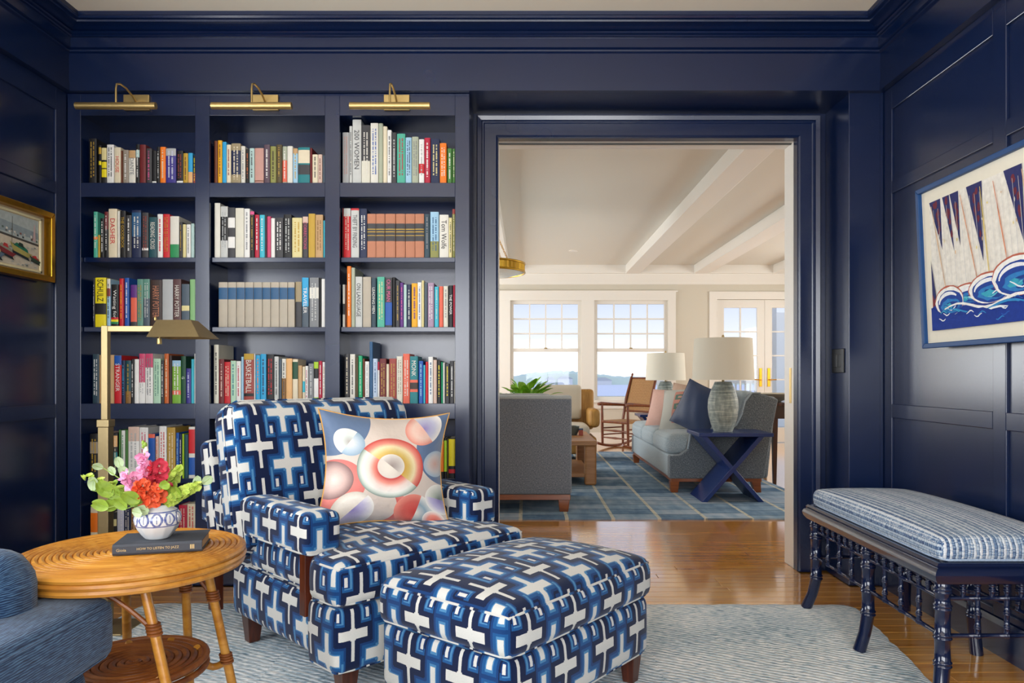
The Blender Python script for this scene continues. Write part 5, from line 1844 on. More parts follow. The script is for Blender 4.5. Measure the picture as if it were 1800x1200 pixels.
# side walls of the living room, each with two window openings; the right ones added for light
for nm, x0, x1 in (('wall_living_left', LX0 - 0.15, LX0), ('wall_living_right', LX1, LX1 + 0.15)):
    m_ = MB()
    yy = [YE, 5.95, 7.25, 8.95, 10.25, YW] if x0 > 0 else [YE, 7.6, 9.1, 9.9, 11.4, YW]
    for i in (0, 2, 4):
        m_.box(x0, x1, yy[i], yy[i + 1], 0, ZC)
    for i in (1, 3):
        m_.box(x0, x1, yy[i], yy[i + 1], 0, 0.7)
        m_.box(x0, x1, yy[i], yy[i + 1], 2.3, ZC)
    struct(nm, m_, M_WALL)
    for k, i in enumerate((1, 3)):
        f_ = MB()
        xa, xb = (LX0 - 0.004, LX0 + 0.02) if x1 == LX0 else (LX1 - 0.02, LX1 + 0.004)
        for y0, y1 in ((yy[i], yy[i] + .05), (yy[i + 1] - .05, yy[i + 1]), ((yy[i] + yy[i + 1]) / 2 - .012, (yy[i] + yy[i + 1]) / 2 + .012)):
            f_.box(xa, xb, y0, y1, 0.7, 2.3)
        for z0, z1 in ((.7, .75), (2.25, 2.3), (1.48, 1.52)):
            f_.box(xa, xb, yy[i], yy[i + 1], z0, z1)
        struct('window_%d' % (5 + k + (2 if x1 != LX0 else 0)), f_, M_WHITE)

# far windows: six-over-one style sash with separate panes
for k, (a_, b_, z0, z1) in enumerate(win):
    fr = MB()
    t_ = 0.055
    y0, y1 = YW + 0.03, YW + 0.09
    fr.box(a_, a_ + t_, y0, y1, z0, z1)
    fr.box(b_ - t_, b_, y0, y1, z0, z1)
    fr.box(a_ + t_, b_ - t_, y0, y1, z1 - t_, z1)
    fr.box(a_ + t_, b_ - t_, y0, y1, z0, z0 + t_)
    wo_ = struct('window_%d' % (1, 2, 10)[k], fr, M_WHITE)
    zm = 1.517
    part('meeting_rail', MB().box(a_ + t_, b_ - t_, y0 - 0.01, y1, zm - 0.028, zm + 0.028), M_WHITE, wo_)
    part('sash_lock', MB().box((a_ + b_) / 2 - .025, (a_ + b_) / 2 + .025, y0 - .03, y0 - .01, zm + .02, zm + .04), M_BRASS_DULL, wo_)
    ga, gb, gz0, gz1 = a_ + t_, b_ - t_, zm + 0.028, z1 - t_
    for i in range(1, 4):
        x_ = ga + (gb - ga) * i / 4
        part('muntin', MB().box(x_ - .011, x_ + .011, y0 + .01, y1 - .01, gz0, gz1), M_WHITE, wo_)
    for jz in range(1, 3):
        z_ = gz0 + (gz1 - gz0) * jz / 3
        for i in range(4):
            xa, xb = ga + (gb - ga) * i / 4 + (.011 if i else 0), ga + (gb - ga) * (i + 1) / 4 - (.011 if i < 3 else 0)
            part('muntin', MB().box(xa, xb, y0 + .01, y1 - .01, z_ - .011, z_ + .011), M_WHITE, wo_)
    for i in range(4):
        for jz in range(3):
            xa, xb = ga + (gb - ga) * i / 4, ga + (gb - ga) * (i + 1) / 4
            za, zb = gz0 + (gz1 - gz0) * jz / 3, gz0 + (gz1 - gz0) * (jz + 1) / 3
            part('pane', MB().quad((xa, y0 + .03, za), (xb, y0 + .03, za), (xb, y0 + .03, zb), (xa, y0 + .03, zb)), M_GLASS, wo_)
    part('pane', MB().quad((ga, y0 + .03, z0 + t_), (gb, y0 + .03, z0 + t_), (gb, y0 + .03, zm - .028), (ga, y0 + .03, zm - .028)), M_GLASS, wo_)
# casing, sill, apron, baseboard, cornice
cs_ = MB()
for a_, b_ in ((-1.76, -1.634), (-0.47, -0.262), (0.902, 1.11), (2.315, 2.44)):
    cs_.box(a_, b_, YW - 0.025, YW, 0.70, 2.326)
cs_.box(-1.76, 2.44, YW - 0.03, YW, 2.326, 2.46)
cs_.box(-1.79, 2.47, YW - 0.04, YW, 2.46, 2.485)
cs_.box(-1.8, 2.48, YW - 0.06, YW, 0.66, 0.70)
cs_.box(-1.76, 2.44, YW - 0.022, YW, 0.56, 0.66)
struct('trim_11', cs_, M_WHITE)
cs_ = MB()
cs_.box(2.99, 3.115, YW - 0.025, YW, 0, 2.344)
cs_.box(4.695, 4.82, YW - 0.025, YW, 0, 2.344)
cs_.box(2.99, 4.82, YW - 0.03, YW, 2.344, 2.47)
struct('trim_12', cs_, M_WHITE)
b_ = MB()
for a_, c_ in ((LX0, 2.99), (4.82, LX1)):
    b_.box(a_, c_, YW - 0.02, YW, 0, 0.17)
struct('baseboard_far', b_, M_WHITE)
struct('trim_13', MB().box(LX0, LX1, YW - 0.10, YW, 2.76, ZC), M_WHITE)
struct('trim_14', MB().box(LX0, LX1, YW - 0.03, YW, 2.585, 2.76), M_WHITE)
# ceiling beams
for k, (a_, c_) in enumerate(((-0.52, -0.27), (1.61, 1.84), (2.72, 2.97), (4.0, 4.25), (-1.65, -1.4))):
    bevel(struct('trim_%d' % (15 + k), MB().box(a_, c_, YE, YW - 0.10, 2.755, ZC), M_WHITE), 0.006)

# french doors
for k in (0, 1):
    a_ = 3.12 + k * 0.7875
    b_ = a_ + 0.7825
    y0, y1 = YW + 0.03, YW + 0.075
    ga, gb, gz0, gz1 = a_ + 0.12, b_ - 0.12, 0.25, 2.21
    m_ = MB()
    m_.box(a_, ga, y0, y1, 0.01, 2.34)
    m_.box(gb, b_, y0, y1, 0.01, 2.34)
    m_.box(ga, gb, y0, y1, 0.01, gz0)
    m_.box(ga, gb, y0, y1, gz1, 2.34)
    d_ = struct('door_%d' % (k + 1), m_, M_WHITE)
    xm = (ga + gb) / 2
    part('muntin', MB().box(xm - .011, xm + .011, y0 + .005, y1 - .005, gz0, gz1), M_WHITE, d_)
    for jz in range(1, 5):
        z_ = gz0 + (gz1 - gz0) * jz / 5
        for xa, xb in ((ga, xm - .011), (xm + .011, gb)):
            part('muntin', MB().box(xa, xb, y0 + .005, y1 - .005, z_ - .011, z_ + .011), M_WHITE, d_)
    for jz in range(5):
        za, zb = gz0 + (gz1 - gz0) * jz / 5, gz0 + (gz1 - gz0) * (jz + 1) / 5
        for xa, xb in ((ga, xm), (xm, gb)):
            part('pane', MB().quad((xa, y0 + .02, za), (xb, y0 + .02, za), (xb, y0 + .02, zb), (xa, y0 + .02, zb)), M_GLASS, d_)
    xh = b_ - 0.065 if k == 0 else a_ + 0.065
    h_ = part('handle_plate', MB().box(xh - .022, xh + .022, y0 - .012, y0, 0.92, 1.22), M_GOLD, d_)
    s_ = -1 if k == 0 else 1
    part('lever', MB().tube([(xh, y0 - .012, 1.03), (xh, y0 - .05, 1.03), (xh + s_ * .11, y0 - .055, 1.035)], .009, 8), M_GOLD, h_, True)
    part('hinge', MB().box((a_ if k == 0 else b_) - .008, (a_ if k == 0 else b_) + .008, y0 - .01, y0 + .02, 2.05, 2.15), M_BRASS_DULL, d_)

# recessed ceiling light
t = thing('recessed_light', 'small recessed downlight in the white living room ceiling', 'ceiling light', (PX(1008, 10.5), 10.5, ZC))
part('trim_ring', MB().lathe([(0.045, -0.002), (0.065, -0.006), (0.07, 0.0)], 20), M_WHITE, t)
part('lens', MB().lathe([(0.0, -0.001), (0.045, -0.001), (0.045, 0.0)], 20), plain('6c6a66', 0.4), t)

# ------------------------------------------------------------------ pendant
t = thing('pendant_light', 'round brass drum pendant with white glass dish on chains', 'pendant lamp', (-0.42, 7.8, 0.0))
m_ = MB()
for r_ in (0.40,):
    pr_ = []
    N_ = 96
    for z_ in (2.195, 2.285):
        for k in range(N_):
            a_ = 2 * pi * k / N_
            q = r_ + (0.006 if k % 2 else -0.004)
            pr_.append((q * math.cos(a_), q * math.sin(a_), z_))
    m_.add(pr_, [(k, (k + 1) % N_, N_ + (k + 1) % N_, N_ + k) for k in range(N_)])
part('fluted_band', m_, plain('c29a3c', 0.28, 1.0, var=.1), t)
for z_ in (2.195, 2.285):
    part('rim', MB().tube([(.405 * math.cos(2 * pi * k / 48), .405 * math.sin(2 * pi * k / 48), z_) for k in range(48)], .011, 8, True), plain('c29a3c', 0.28, 1.0, var=.1), t, True)
part('glass_dish', MB().lathe([(0.0, 2.145), (0.15, 2.15), (0.3, 2.17), (0.395, 2.198)], 48), plain('e9ece9', 0.25, var=.02), t, True)
for q, a0 in enumerate((-55, 65, 185)):
    a0 = R(a0)
    p0 = Vector((.395 * math.cos(a0), .395 * math.sin(a0), 2.29))
    p1 = Vector((0, 0, 2.84))
    L = (p1 - p0).length
    n_l = 26
    ch = MB()
    d_ = (p1 - p0).normalized()
    sd = d_.cross(Vector((0, 0, 1))).normalized()
    s2 = d_.cross(sd)
    for k in range(n_l):
        c_ = p0 + d_ * L * (k + .5) / n_l
        a_ = sd if k % 2 else s2
        ch.tube([c_ + d_ * (.016 * math.cos(2 * pi * i / 8)) + a_ * (.0085 * math.sin(2 * pi * i / 8)) for i in range(8)], .003, 4, True)
    part('chain', ch, M_GOLD, t)
part('ceiling_rose', MB().lathe([(0.0, 2.84), (0.03, 2.845), (0.06, 2.88), (0.06, ZC)], 24), M_GOLD, t, True)

# ------------------------------------------------------------------ living room rug
def rug2():
    g = G('patchwork_blue_rug')
    x, y, z = g.sep(g.co('Object'))
    cx = (x - 0.657) / 0.35
    colx = cx.floor()
    row = (y / 0.21 + (colx * 3.1).sin() * 2.0)
    ry = row.floor()
    rnd = (colx * 12.9 + ry * 78.2).sin() * 437.5
    rnd = rnd - rnd.floor()
    st = g.noise(g.comb(x * 3.0, y * 55.0, 0.0), 1.0, 3.0, 0.6)
    st2 = g.noise(g.comb(x * 12.0, y * 4.0, 0.0), 1.0, 3.0)
    t_ = rnd * 0.3 + st * 0.5 + st2 * 0.4
    col = g.ramp(t_, [(0.15, hx('2f4763')), (0.42, hx('54718f')), (0.62, hx('839db4')), (0.85, hx('b6c0cd'))])
    line = abs((cx).wrap()) < 0.04
    col = g.mix(line * 0.8, col, hx('cfccb8'))
    edge = abs(row - ry - 0.5) > 0.46
    col = g.mix(edge * 0.6, col, hx('2c4456'))
    return g.done(col, 0.95, 0, 0.1, bump=st, bs=0.4, bd=0.006)


o = part('area_rug', MB().box(-1.9, 2.47, 5.5, 10.4, 0.0005, 0.012), rug2())
tag(o, 'large patchwork blue rug with cream lines in the living room', 'rug')
R2 = 0.012

# ------------------------------------------------------------------ grey tweed chair seen from behind
M_TWEED = woven('grey_tweed', '535963', '6e757f', '8d939b', 230)
M_PALE = woven('pale_grey_linen', '8d989e', 'a9b2b5', 'c2c8c8', 380)
t = thing('sofa', 'grey tweed sofa with its back to the doorway at left', 'sofa', (-1.55, 5.74, R2))
SW = 0.359 + 1.55
softpart('back', soft((SW, 0.2, 0.765), 0.02, n=6, M=at(SW / 2, 0.1, 0.138)), M_TWEED, t)
softpart('back_cap', soft((SW, 0.22, 0.028), 0.012, n=6, M=at(SW / 2, 0.105, 0.89)), M_PALE, t)
for k in range(2):
    softpart('back_cushion', soft((SW / 2 - 0.14, 0.2, 0.44), 0.06, M=at(SW / 2 + (k - 0.5) * (SW / 2 - 0.14), 0.29, 0.49)), M_PALE, t)
    softpart('seat_cushion', soft((SW / 2 - 0.14, 0.66, 0.16), 0.05, crown=.02, M=at(SW / 2 + (k - 0.5) * (SW / 2 - 0.14), 0.53, 0.335)), M_PALE, t)
softpart('base', soft((SW - 0.01, 0.86, 0.2), 0.02, n=5, M=at(SW / 2, 0.435, 0.138)), M_TWEED, t)
for x_ in (0.075, SW - 0.075):
    softpart('arm', soft((0.15, 0.80, 0.46), 0.03, n=6, M=at(x_, 0.45, 0.14)), M_TWEED, t)
bevel(part('plinth', MB().box(0.01, SW - 0.01, 0.012, 0.87, 0.095, 0.138), M_CHERRY, t), 0.003)
for x_ in (0.06, SW - 0.06):
    for y_ in (0.055, 0.82):
        bevel(part('leg', MB().frus((x_, y_, 0), 0.034, 0.03, (x_, y_, 0.096), 0.045, 0.036), M_CHERRY, t), 0.003)

# ------------------------------------------------------------------ coffee table
t = thing('coffee_table', 'light oak coffee table with lower shelf on the blue rug', 'coffee table', (0, 0, R2))
bevel(part('top', MB().box(-0.50, 0.695, 7.16, 8.45, 0.39, 0.436), M_LIGHTWOOD, t), 0.006)
bevel(part('shelf', MB().box(-0.44, 0.635, 7.2, 8.41, 0.075, 0.115), M_LIGHTWOOD, t), 0.004)
for x_ in (-0.44, 0.635):
    for y_ in (7.215, 8.395):
        bevel(part('leg', MB().box(x_ - .058, x_ + .058, y_ - .05, y_ + .05, 0, 0.39), M_LIGHTWOOD, t), 0.02, 3)
CT = R2 + 0.4365
t = thing('bowl', 'dark glazed bowl on the coffee table', 'bowl', (PX(1006, 7.9), 7.9, CT))
part('body', MB().lathe([(0, 0), (.05, 0), (.055, .01), (.072, .05), (.078, .1), (.072, .1), (.065, .05), (0, .015)], 24), plain('59625e', 0.3, var=.3), t, True)
t = thing('patterned_box', 'small red and blue patterned box on the coffee table', 'box', (PX(1021, 7.85), 7.85, CT))
bevel(part('body', MB().box(-.022, .022, -.03, .03, 0, .06), plain('a85444', 0.6, var=.5, scale=60), t), .003)
bevel(part('lid', MB().box(-.023, .023, -.031, .031, .06, .075), plain('3f5c84', 0.6, var=.5, scale=60), t), .002)

# potted fern behind the sofa
t = thing('potted_plant', 'leafy green plant in a grey pot rising behind the grey sofa', 'plant', (0.0, 7.6, CT))
part('pot', MB().lathe([(0, 0), (.09, 0), (.11, .06), (.13, .26), (.12, .26), (.11, .24), (0, .24)], 24), plain('8c8f8c', 0.6), t, True)
rg = random.Random(4)
M_FERN = leafmat('fresh_green_leaf', '4c8c1c', '9ccc3c')
for k in range(120):
    a_ = rg.uniform(0, 2 * pi)
    el = rg.uniform(0.35, 1.35)
    L = rg.uniform(0.22, 0.5)
    d_ = Vector((math.cos(a_) * math.cos(el) * 1.25, math.sin(a_) * math.cos(el), math.sin(el)))
    b0 = Vector((0, 0, .25))
    p1 = b0 + d_ * L * 0.6
    b_ = MB()
    nrm = Vector((rg.uniform(-.5, .5), -0.8, 0.7))
    M_ = Matrix.Translation(p1) @ (d_ + Vector((0, 0, -.25))).normalized().to_track_quat('Y', 'Z').to_matrix().to_4x4()
    petal(b_, M_, rg.uniform(.09, .13), rg.uniform(.06, .085), -0.3, 6)
    b_.tube([b0, p1], .003, 4)
    part('leaf', b_, M_FERN, t, True)

# ------------------------------------------------------------------ wicker chair with cream cushions
M_WICK = wood('golden_wicker', '8a5c24', 'b4843c', 'cfa258', 2, 0.6, 1.6)
M_CRM = woven('cream_canvas', 'b4aa98', 'c9c0ae', 'd8d0c0', 300)
t = thing('wicker_chair', 'wicker armchair with cream cushions below the left window', 'armchair', (0.31, 9.3, R2))
softpart('back_cushion', soft((0.6, 0.16, 0.46), 0.05, M=at(0.13, 0.5, 0.50)), M_CRM, t)
softpart('seat_cushion', soft((0.66, 0.66, 0.16), 0.06, crown=.02, M=at(0.16, 0.12, 0.30)), M_CRM, t)
for s_ in (-1, 1):
    xa = 0.16 + s_ * 0.40
    softpart('arm', soft((0.14, 0.62, 0.24), 0.06, n=5, M=at(xa, 0.25, 0.42)), M_WICK, t)
softpart('back_frame', soft((0.9, 0.12, 0.55), 0.05, n=5, M=at(0.16, 0.64, 0.35)), M_WICK, t)
softpart('base', soft((0.84, 0.72, 0.22), 0.04, n=5, M=at(0.16, 0.22, 0.09)), M_WICK, t)
for x_ in (-0.2, 0.52):
    for y_ in (-0.1, 0.55):
        part('leg', MB().tube([(x_, y_, 0), (x_, y_, .1)], .03, 10), M_WICK, t)

# ------------------------------------------------------------------ rocking chair
M_ROCK = wood('brown_maple', '4a2210', '74391a', '8f4e26', 2, 0.35)


def cane_mat():
    g = G('woven_cane')
    x, y, z = g.sep(g.co('UV'))
    a_ = abs((x * 55.0).wrap()) + abs((y * 55.0).wrap())
    nz = g.noise(g.co('UV'), 60.0, 2.0)
    col = g.ramp(a_ * 0.7 + nz * 0.4, [(0.25, hx('6a4526')), (0.5, hx('a07448')), (0.8, hx('bf9a6c'))])
    return g.done(col, 0.7, 0, 0.3, bump=a_, bs=0.5, bd=0.004)


M_CANE = cane_mat()
t = thing('rocking_chair', 'wooden rocking chair with woven cane back by the far window', 'rocking chair', (1.52, 11.05, 0.0), R(-52))
# local: chair faces -y; x is width
wr = 0.27
for s_ in (-1, 1):
    x_ = s_ * wr
    pts = [(x_, -0.36 + 0.86 * k / 14, 0.02 + 0.30 * ((k / 14 - .45) ** 2)) for k in range(15)]
    part('rocker', MB().tube(pts, .02, 8), M_ROCK, t, True)
    part('front_leg', MB().tube([(x_, -.24, .05), (x_, -.245, .3), (x_, -.25, .66)], [.018, .022, .017], 10), M_ROCK, t, True)
    part('back_post', MB().tube([(x_, .2, .05), (x_, .2, .4), (x_ * .98, .27, .75), (x_ * .95, .38, 1.07), (x_ * .95, .39, 1.09), (x_ * .95, .4, 1.115), (x_ * .95, .405, 1.14)], [.018, .022, .022, .02, .012, .02, .006], 10), M_ROCK, t, True)
    part('arm', MB().tube([(x_ * 1.02, .24, .64), (x_ * 1.06, .0, .655), (x_ * 1.08, -.25, .67), (x_ * 1.08, -.31, .665)], [.018, .024, .03, .022], 8), M_ROCK, t, True)
    for z_ in (.2, .3):
        part('side_stretcher', MB().tube([(x_, -.24, z_), (x_, .2, z_)], .011, 8), M_ROCK, t, True)
for z_, y_ in ((.16, -.24), (.27, -.24), (.2, .2)):
    part('stretcher', MB().tube([(-wr, y_, z_), (-wr * .3, y_, z_), (0, y_, z_), (wr * .3, y_, z_), (wr, y_, z_)], [.009, .013, .018, .013, .009], 10), M_ROCK, t, True)
part('seat', MB().box(-wr, wr, -.26, .22, .385, .42), M_CANE, t)
for z_, y_ in ((.40, -.25), (.40, .21)):
    part('seat_bar', MB().tube([(-wr, y_, z_), (wr, y_, z_)], .02, 8), M_ROCK, t, True)
Mb = Matrix.Translation((0, .235, .55)) @ Matrix.Rotation(R(-17), 4, 'X')
m_ = MB()
m_.box(-wr * .93, wr * .93, -.008, .012, 0.0, .53)
m_.v = [tuple(Mb @ Vector(p)) for p in m_.v]
part('cane_back', m_, M_CANE, t)
for zz in (0.0, .53):
    p0, p1 = Mb @ Vector((-wr * .96, 0, zz)), Mb @ Vector((wr * .96, 0, zz))
    part('back_bar', MB().tube([p0, p1], .016, 8), M_ROCK, t, True)

# ------------------------------------------------------------------ right sofa (faces left), near end at y = 6.7
M_SOFA = woven('pale_blue_grey_linen', '82919b', '9ca9b0', 'b8c1c5', 200)
M_SOFAS = woven('grey_melange', '464d54', '646c72', '8d9499', 190)
t = thing('sofa', 'long pale grey sofa with piled pillows facing left at right', 'sofa', (1.32, 6.7, R2))
SL = 2.42
side = [(0.0, 0.13), (0.0, 0.34), (0.10, 0.345), (0.17, 0.40), (0.20, 0.56), (0.26, 0.575), (0.40, 0.56), (0.52, 0.565), (0.62, 0.62), (0.67, 0.72), (0.70, 0.84), (0.76, 0.915), (0.84, 0.915), (1.0, 0.86), (0.93, 0.5), (0.87, 0.13)]
for y0, y1 in ((0.0, 0.11), (SL - 0.11, SL)):
    o = part('arm', MB().prism(side, y0, y1, 'y'), M_SOFAS, t)
    bevel(o, 0.012, 3, 30)
    rp_ = [(p[0] - .004, y0 - .0, p[1] + .004) for p in side[3:13]]
    part('piping', MB().tube(rp_, .007, 6), M_SOFA, o, True)
softpart('base', soft((0.86, SL - 0.004, 0.21), 0.02, n=6, M=at(0.435, SL / 2, 0.132)), M_SOFA, t)
for k in range(3):
    cl = (SL - 0.22) / 3
    mb_ = soft((0.80 - 0.08, cl - 0.008, 0.18), 0.06, crown=.03, side=.008, M=at(0.345, 0.11 + cl * (k + .5), 0.34))
    cushion('seat_cushion', mb_, t, M_SOFA, (0.75, -0.75))
    softpart('back_cushion', soft((0.2, cl - 0.01, 0.44), 0.07, M=Matrix.Translation((0.70, 0.11 + cl * (k + .5), 0.50)) @ Matrix.Rotation(R(12), 4, 'Y')), M_SOFA, t)
mb_ = soft((0.16, SL - 0.01, 0.76), 0.03, n=6, M=Matrix.Translation((0.83, SL / 2, 0.135)) @ Matrix.Rotation(R(6), 4, 'Y'))
softpart('back', mb_, M_SOFAS, t)
bevel(part('plinth', MB().box(0.02, 0.85, 0.01, SL - 0.01, 0.1, 0.134), M_CHERRY, t), 0.003)
for x_ in (0.05, 0.80):
    for y_ in (0.05, SL - 0.05):
        bevel(part('leg', MB().frus((x_ + (.0 if x_ < .4 else .02), y_, 0), 0.03, 0.03, (x_, y_, 0.101), 0.042, 0.04), M_CHERRY, t), 0.003)


def embroidered():
    g = G('embroidered_coral_linen')
    x, y, z = g.sep(g.co('UV'))
    f = g.noise(g.co('UV'), 160.0, 2.0)
    a_ = abs((x * 2.4 - 0.2).wrap())
    b2 = abs((y * 4.0).wrap())
    pan = (x > 0.34) * (x < 0.82) * (y > 0.1) * (y < 0.92)
    col = g.mix(f, hx('b0b0aa'), hx('c8c8c0'))
    col = g.mix(pan, col, g.mix(f, hx('b9786c'), hx('d6a294')))
    med = (a_.mx(b2) < 0.3) * pan
    col = g.mix(med, col, g.mix(f, hx('3c5c50'), hx('7c9488')))
    med2 = (a_.mx(b2) < 0.12) * pan
    col = g.mix(med2, col, hx('c9a090'))
    return g.done(col, 0.9, 0, 0.2, bump=f, bs=0.3, bd=0.004)


def scatter(name, label, mat, loc, w_, h_, th, rot):
    pm_ = pillow_mesh(w_, h_, th, 14, 0.05)
    o = link(name, pm_.mesh(name, mat, True))
    tag(o, label, 'pillow', 'pillows on the long sofa')
    o.location = loc
    o.rotation_euler = rot
    part('seam', MB().tube(pm_.edge, .004, 5, True), mat, o, True)


M_SATIN = plain('0d2b54', 0.55, 0, 0.5, 0.12, 8, sheen=.3)
scatter('throw_pillow', 'deep blue satin pillow nearest on the pale sofa', M_SATIN, (1.66, 7.05, 0.775), 0.46, 0.46, 0.16, (R(-16), R(20), R(-50)))
scatter('throw_pillow', 'embroidered grey and coral pillow beside the blue one', embroidered(), (1.585, 7.42, 0.755), 0.46, 0.44, 0.15, (R(-24), R(-5), R(-40)))
scatter('throw_pillow', 'plain blush pink pillow behind the embroidered one', plain('cfa79a', 0.85, var=.08), (1.50, 7.78, 0.75), 0.42, 0.42, 0.15, (R(-24), 0, R(-40)))
scatter('throw_pillow', 'woven taupe pillow tucked behind on the sofa back', plain('b59a88', 0.85, var=.12), (1.74, 7.98, 0.80), 0.4, 0.4, 0.13, (R(-16), R(6), R(-45)))


# ------------------------------------------------------------------ navy X side tables and ceramic lamps
M_XT = plain('18306a', 0.25, 0, 0.5, 0.05, 20)


def xtable(label, x0, x1, y0, y1, H):
    t = thing('x_side_table', label, 'side table', (0, 0, R2), group='navy cross-leg side tables')
    bevel(part('top', MB().box(x0, x1, y0, y1, H - 0.032, H), M_XT, t), 0.004)
    a_, b_, th = x0 + 0.05, x1 - 0.10, 0.036
    k = Vector((b_ - a_, H - .032)).normalized()
    wx = th / 2 / k.y
    for nm, p, q in (('cross_panel', a_, b_), ('cross_panel', b_, a_)):
        pol = [(p - wx, 0), (p + wx, 0), (q + wx, H - .032), (q - wx, H - .032)]
        d0 = 0.0 if p == a_ else 0.0015
        bevel(part(nm, MB().prism(pol, y0 + .012 + d0, y1 - .012 - d0, 'y'), M_XT, t), 0.002)
    return t


xtable('navy cross-leg side table at the near end of the sofa', 1.47, 2.105, 6.19, 6.67, 0.589)
xtable('navy cross-leg side table at the far end of the sofa', 1.44, 2.05, 9.2, 9.68, 0.589)


def crackle():
    g = G('banded_grey_glaze')
    x, y, z = g.sep(g.co('Object'))
    n1 = g.noise(g.comb(x * 6.0, y * 6.0, z * 90.0), 1.0, 4.0, 0.6)
    n2 = g.noise(g.comb(x * 40.0, y * 40.0, z * 14.0), 1.0, 3.0)
    col = g.ramp(n1 * 0.6 + n2 * 0.4, [(0.32, hx('5f6a69')), (0.5, hx('8f9892')), (0.66, hx('bdc1b6'))])
    return g.done(col, 0.55, 0, 0.4, bump=n1, bs=0.5, bd=0.006)


M_GLAZE = crackle()
M_SHADE = woven('linen_shade', 'cfcabb', 'dcd7c8', 'e6e2d6', 500, sheen=0)


def lamp(label, x, y, z, k=1.0):
    t = thing('table_lamp', label, 'lamp', (x, y, z), group='grey ceramic table lamps')
    pr_ = [(0, 0), (.082, 0), (.085, .012), (.105, .06), (.125, .14), (.133, .21), (.128, .28), (.105, .36), (.078, .42), (.072, .435), (0, .437)]
    part('body', MB().lathe([(r_ * k, z_ * k) for r_, z_ in pr_], 36), M_GLAZE, t, True)
    part('neck', MB().lathe([(.012, .437 * k), (.012, .50 * k), (0.0, .50 * k)], 12), M_BRASS_DULL, t)
    sh_ = MB()
    r0, r1, zb, zt = .268 * k, .25 * k, .452 * k, .815 * k
    sh_.lathe([(r0 - .003, zb), (r0, zb), (r1, zt), (r1 - .003, zt), (r0 - .003, zb)], 48)
    part('shade', sh_, M_SHADE, t, 50)
    sp_ = MB()
    for q in range(3):
        a_ = q * 2 * pi / 3
        sp_.tube([(0, 0, zt - .02), ((r1 - .004) * math.cos(a_), (r1 - .004) * math.sin(a_), zt - .01)], .003, 5)
    sp_.tube([(0, 0, .49 * k), (0, 0, zt - .01)], .004, 6)
    part('spider', sp_, M_BRASS_DULL, t)
    part('finial', MB().lathe([(0.012, zt - .01), (.014, zt + .01), (.01, zt + .03), (0, zt + .034)], 10), M_BRASS_DULL, t, True)
    part('bulb', MB().lathe([(0, .5 * k), (.02, .505 * k), (.032, .55 * k), (.025, .59 * k), (0, .61 * k)], 14), plain('e6e2d8', 0.3), t, True)


lamp('large grey ceramic lamp with linen drum shade on the near side table', PX(1271, 6.42), 6.42, R2 + .5895)
lamp('grey ceramic lamp with drum shade beside the rocking chair', PX(1170, 9.44), 9.44, R2 + .5895, 0.96)

# ------------------------------------------------------------------ console table behind the sofa, with a pale dish
t = thing('console_table', 'dark mahogany console table behind the pale sofa', 'table', (0, 0, 0))
bevel(part('top', MB().box(2.44, 2.95, 7.25, 8.9, 0.79, 0.82), M_DARKWOOD, t), 0.004)
part('apron', MB().box(2.47, 2.92, 7.29, 8.86, 0.66, 0.79), M_DARKWOOD, t)
for x_ in (2.495, 2.895):
    for y_ in (7.32, 8.83):
        bevel(part('leg', MB().frus((x_, y_, R2 if x_ < 2.47 else 0.0), .016, .016, (x_, y_, 0.66), .028, .028), M_DARKWOOD, t), .003)
t = thing('dish', 'wide shallow pale dish on the console table', 'dish', (2.60, 7.62, 0.8205))
part('body', MB().lathe([(0, 0), (.06, 0), (.08, .01), (.2, .05), (.26, .085), (.255, .088), (.19, .06), (0, .02)], 36), plain('c9c3b4', 0.5, var=.08), t, True)

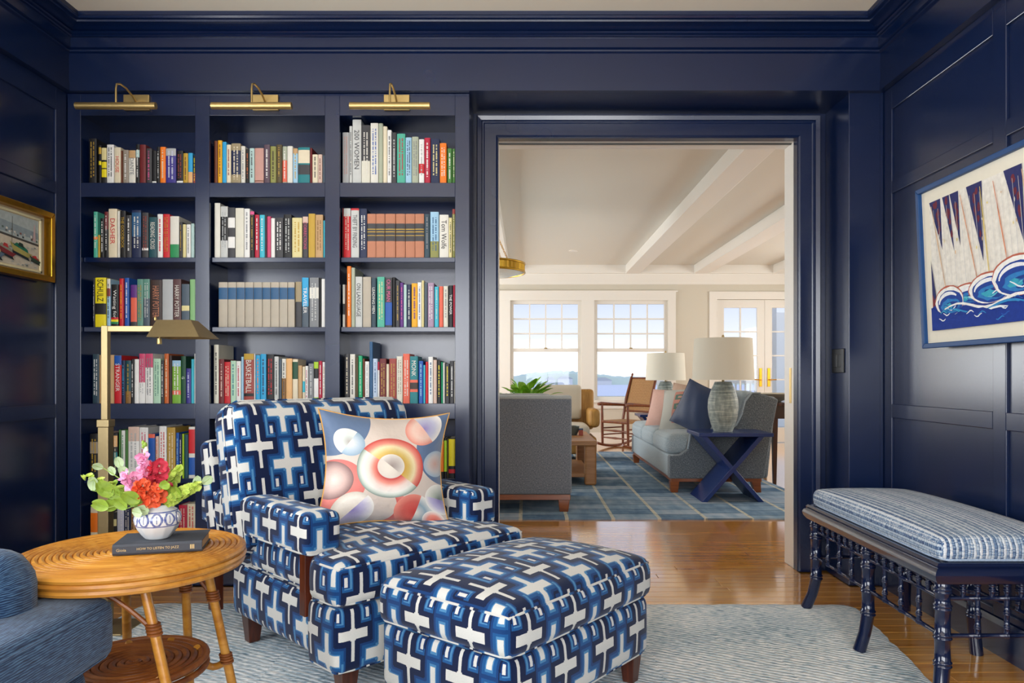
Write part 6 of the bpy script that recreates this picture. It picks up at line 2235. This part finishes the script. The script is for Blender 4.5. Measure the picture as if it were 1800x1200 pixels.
# ------------------------------------------------------------------ outside
struct('ground', MB().box(-60, 60, YW + 0.16, 60, -0.9, -0.5), plain('b8b8a0', 0.95, var=.3, scale=2))
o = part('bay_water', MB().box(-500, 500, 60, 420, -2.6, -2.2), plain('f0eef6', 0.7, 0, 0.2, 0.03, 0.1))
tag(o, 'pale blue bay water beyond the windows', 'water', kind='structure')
rh = random.Random(8)
M_HILL = leafmat('haze_tinted_trees', 'd2e2cc', 'ecf2e2')  # haze over the distant trees is put into this pale green
k_ = 0
hm = MB()
NXh = 260
pts = []
for i in range(NXh + 1):
    x_ = -120 + 330 * i / NXh
    h_ = 3.2 + 1.6 * math.sin(x_ * .03 + 1) + 1.0 * math.sin(x_ * .11) + rh.uniform(-.35, .35)
    pts.append((x_, h_))
vs, fs = [], []
for x_, h_ in pts:
    vs += [(x_, 300, -2.25), (x_, 301, -2.2 + h_ * .8), (x_, 306, -2.2 + h_), (x_, 330, -2.2 + h_ * .5)]
for i in range(NXh):
    for q in range(3):
        fs.append((i * 4 + q, i * 4 + 4 + q, i * 4 + 5 + q, i * 4 + 1 + q))
hm.add(vs, fs)
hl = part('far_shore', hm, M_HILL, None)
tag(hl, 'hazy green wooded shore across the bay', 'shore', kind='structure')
for u_, w_, h_, nm in ((967, 4, 2.0, 'left'), (993, 6, 2.4, 'right'), (1057, 8, 1.8, 'far')):
    x_ = PX(u_, 296)
    t = thing('far_house', {'left': 'small white house on the far shore, left in the left window', 'right': 'wider white house on the far shore in the left window', 'far': 'white house on the far shore in the right window'}[nm], 'house', (x_, 296, -2.2), group='white houses across the bay')
    part('wall', MB().box(-w_ / 2, w_ / 2, -2, 2, 0, h_), plain('e9e9e6', 0.8), t)
    part('roof', MB().prism([(-w_ / 2 - .3, h_), (w_ / 2 + .3, h_), (w_ * .2, h_ + 1.2), (-w_ * .2, h_ + 1.2)], -2.3, 2.3, 'y'), plain('c4c6c6', 0.8), t)
# porch outside the french doors
M_PORCH = plain('f0efec', 0.7, var=.02)
t = thing('porch', 'white porch posts and beam outside the french doors', 'porch')
part('deck', MB().box(2.4, 9.5, YW + 0.16, 16.4, -0.5, -0.02), plain('b4b2aa', 0.8, var=.1), t)
for x_, y_ in ((4.72, 14.2), (5.6, 16.2)):
    part('post', MB().box(x_ - .12, x_ + .12, y_ - .12, y_ + .12, -0.02, 2.5), M_PORCH, t)
part('side_wall', MB().box(5.35, 5.6, YW + 0.16, 14.1, -0.02, 2.7), M_PORCH, t)
for z_ in (0.1, 0.95):
    part('rail', MB().box(2.5, 4.6, 14.15, 14.25, z_, z_ + .06), M_PORCH, t)
for k in range(22):
    part('baluster', MB().box(2.55 + k * .095, 2.58 + k * .095, 14.18, 14.22, .16, .95), M_PORCH, t)
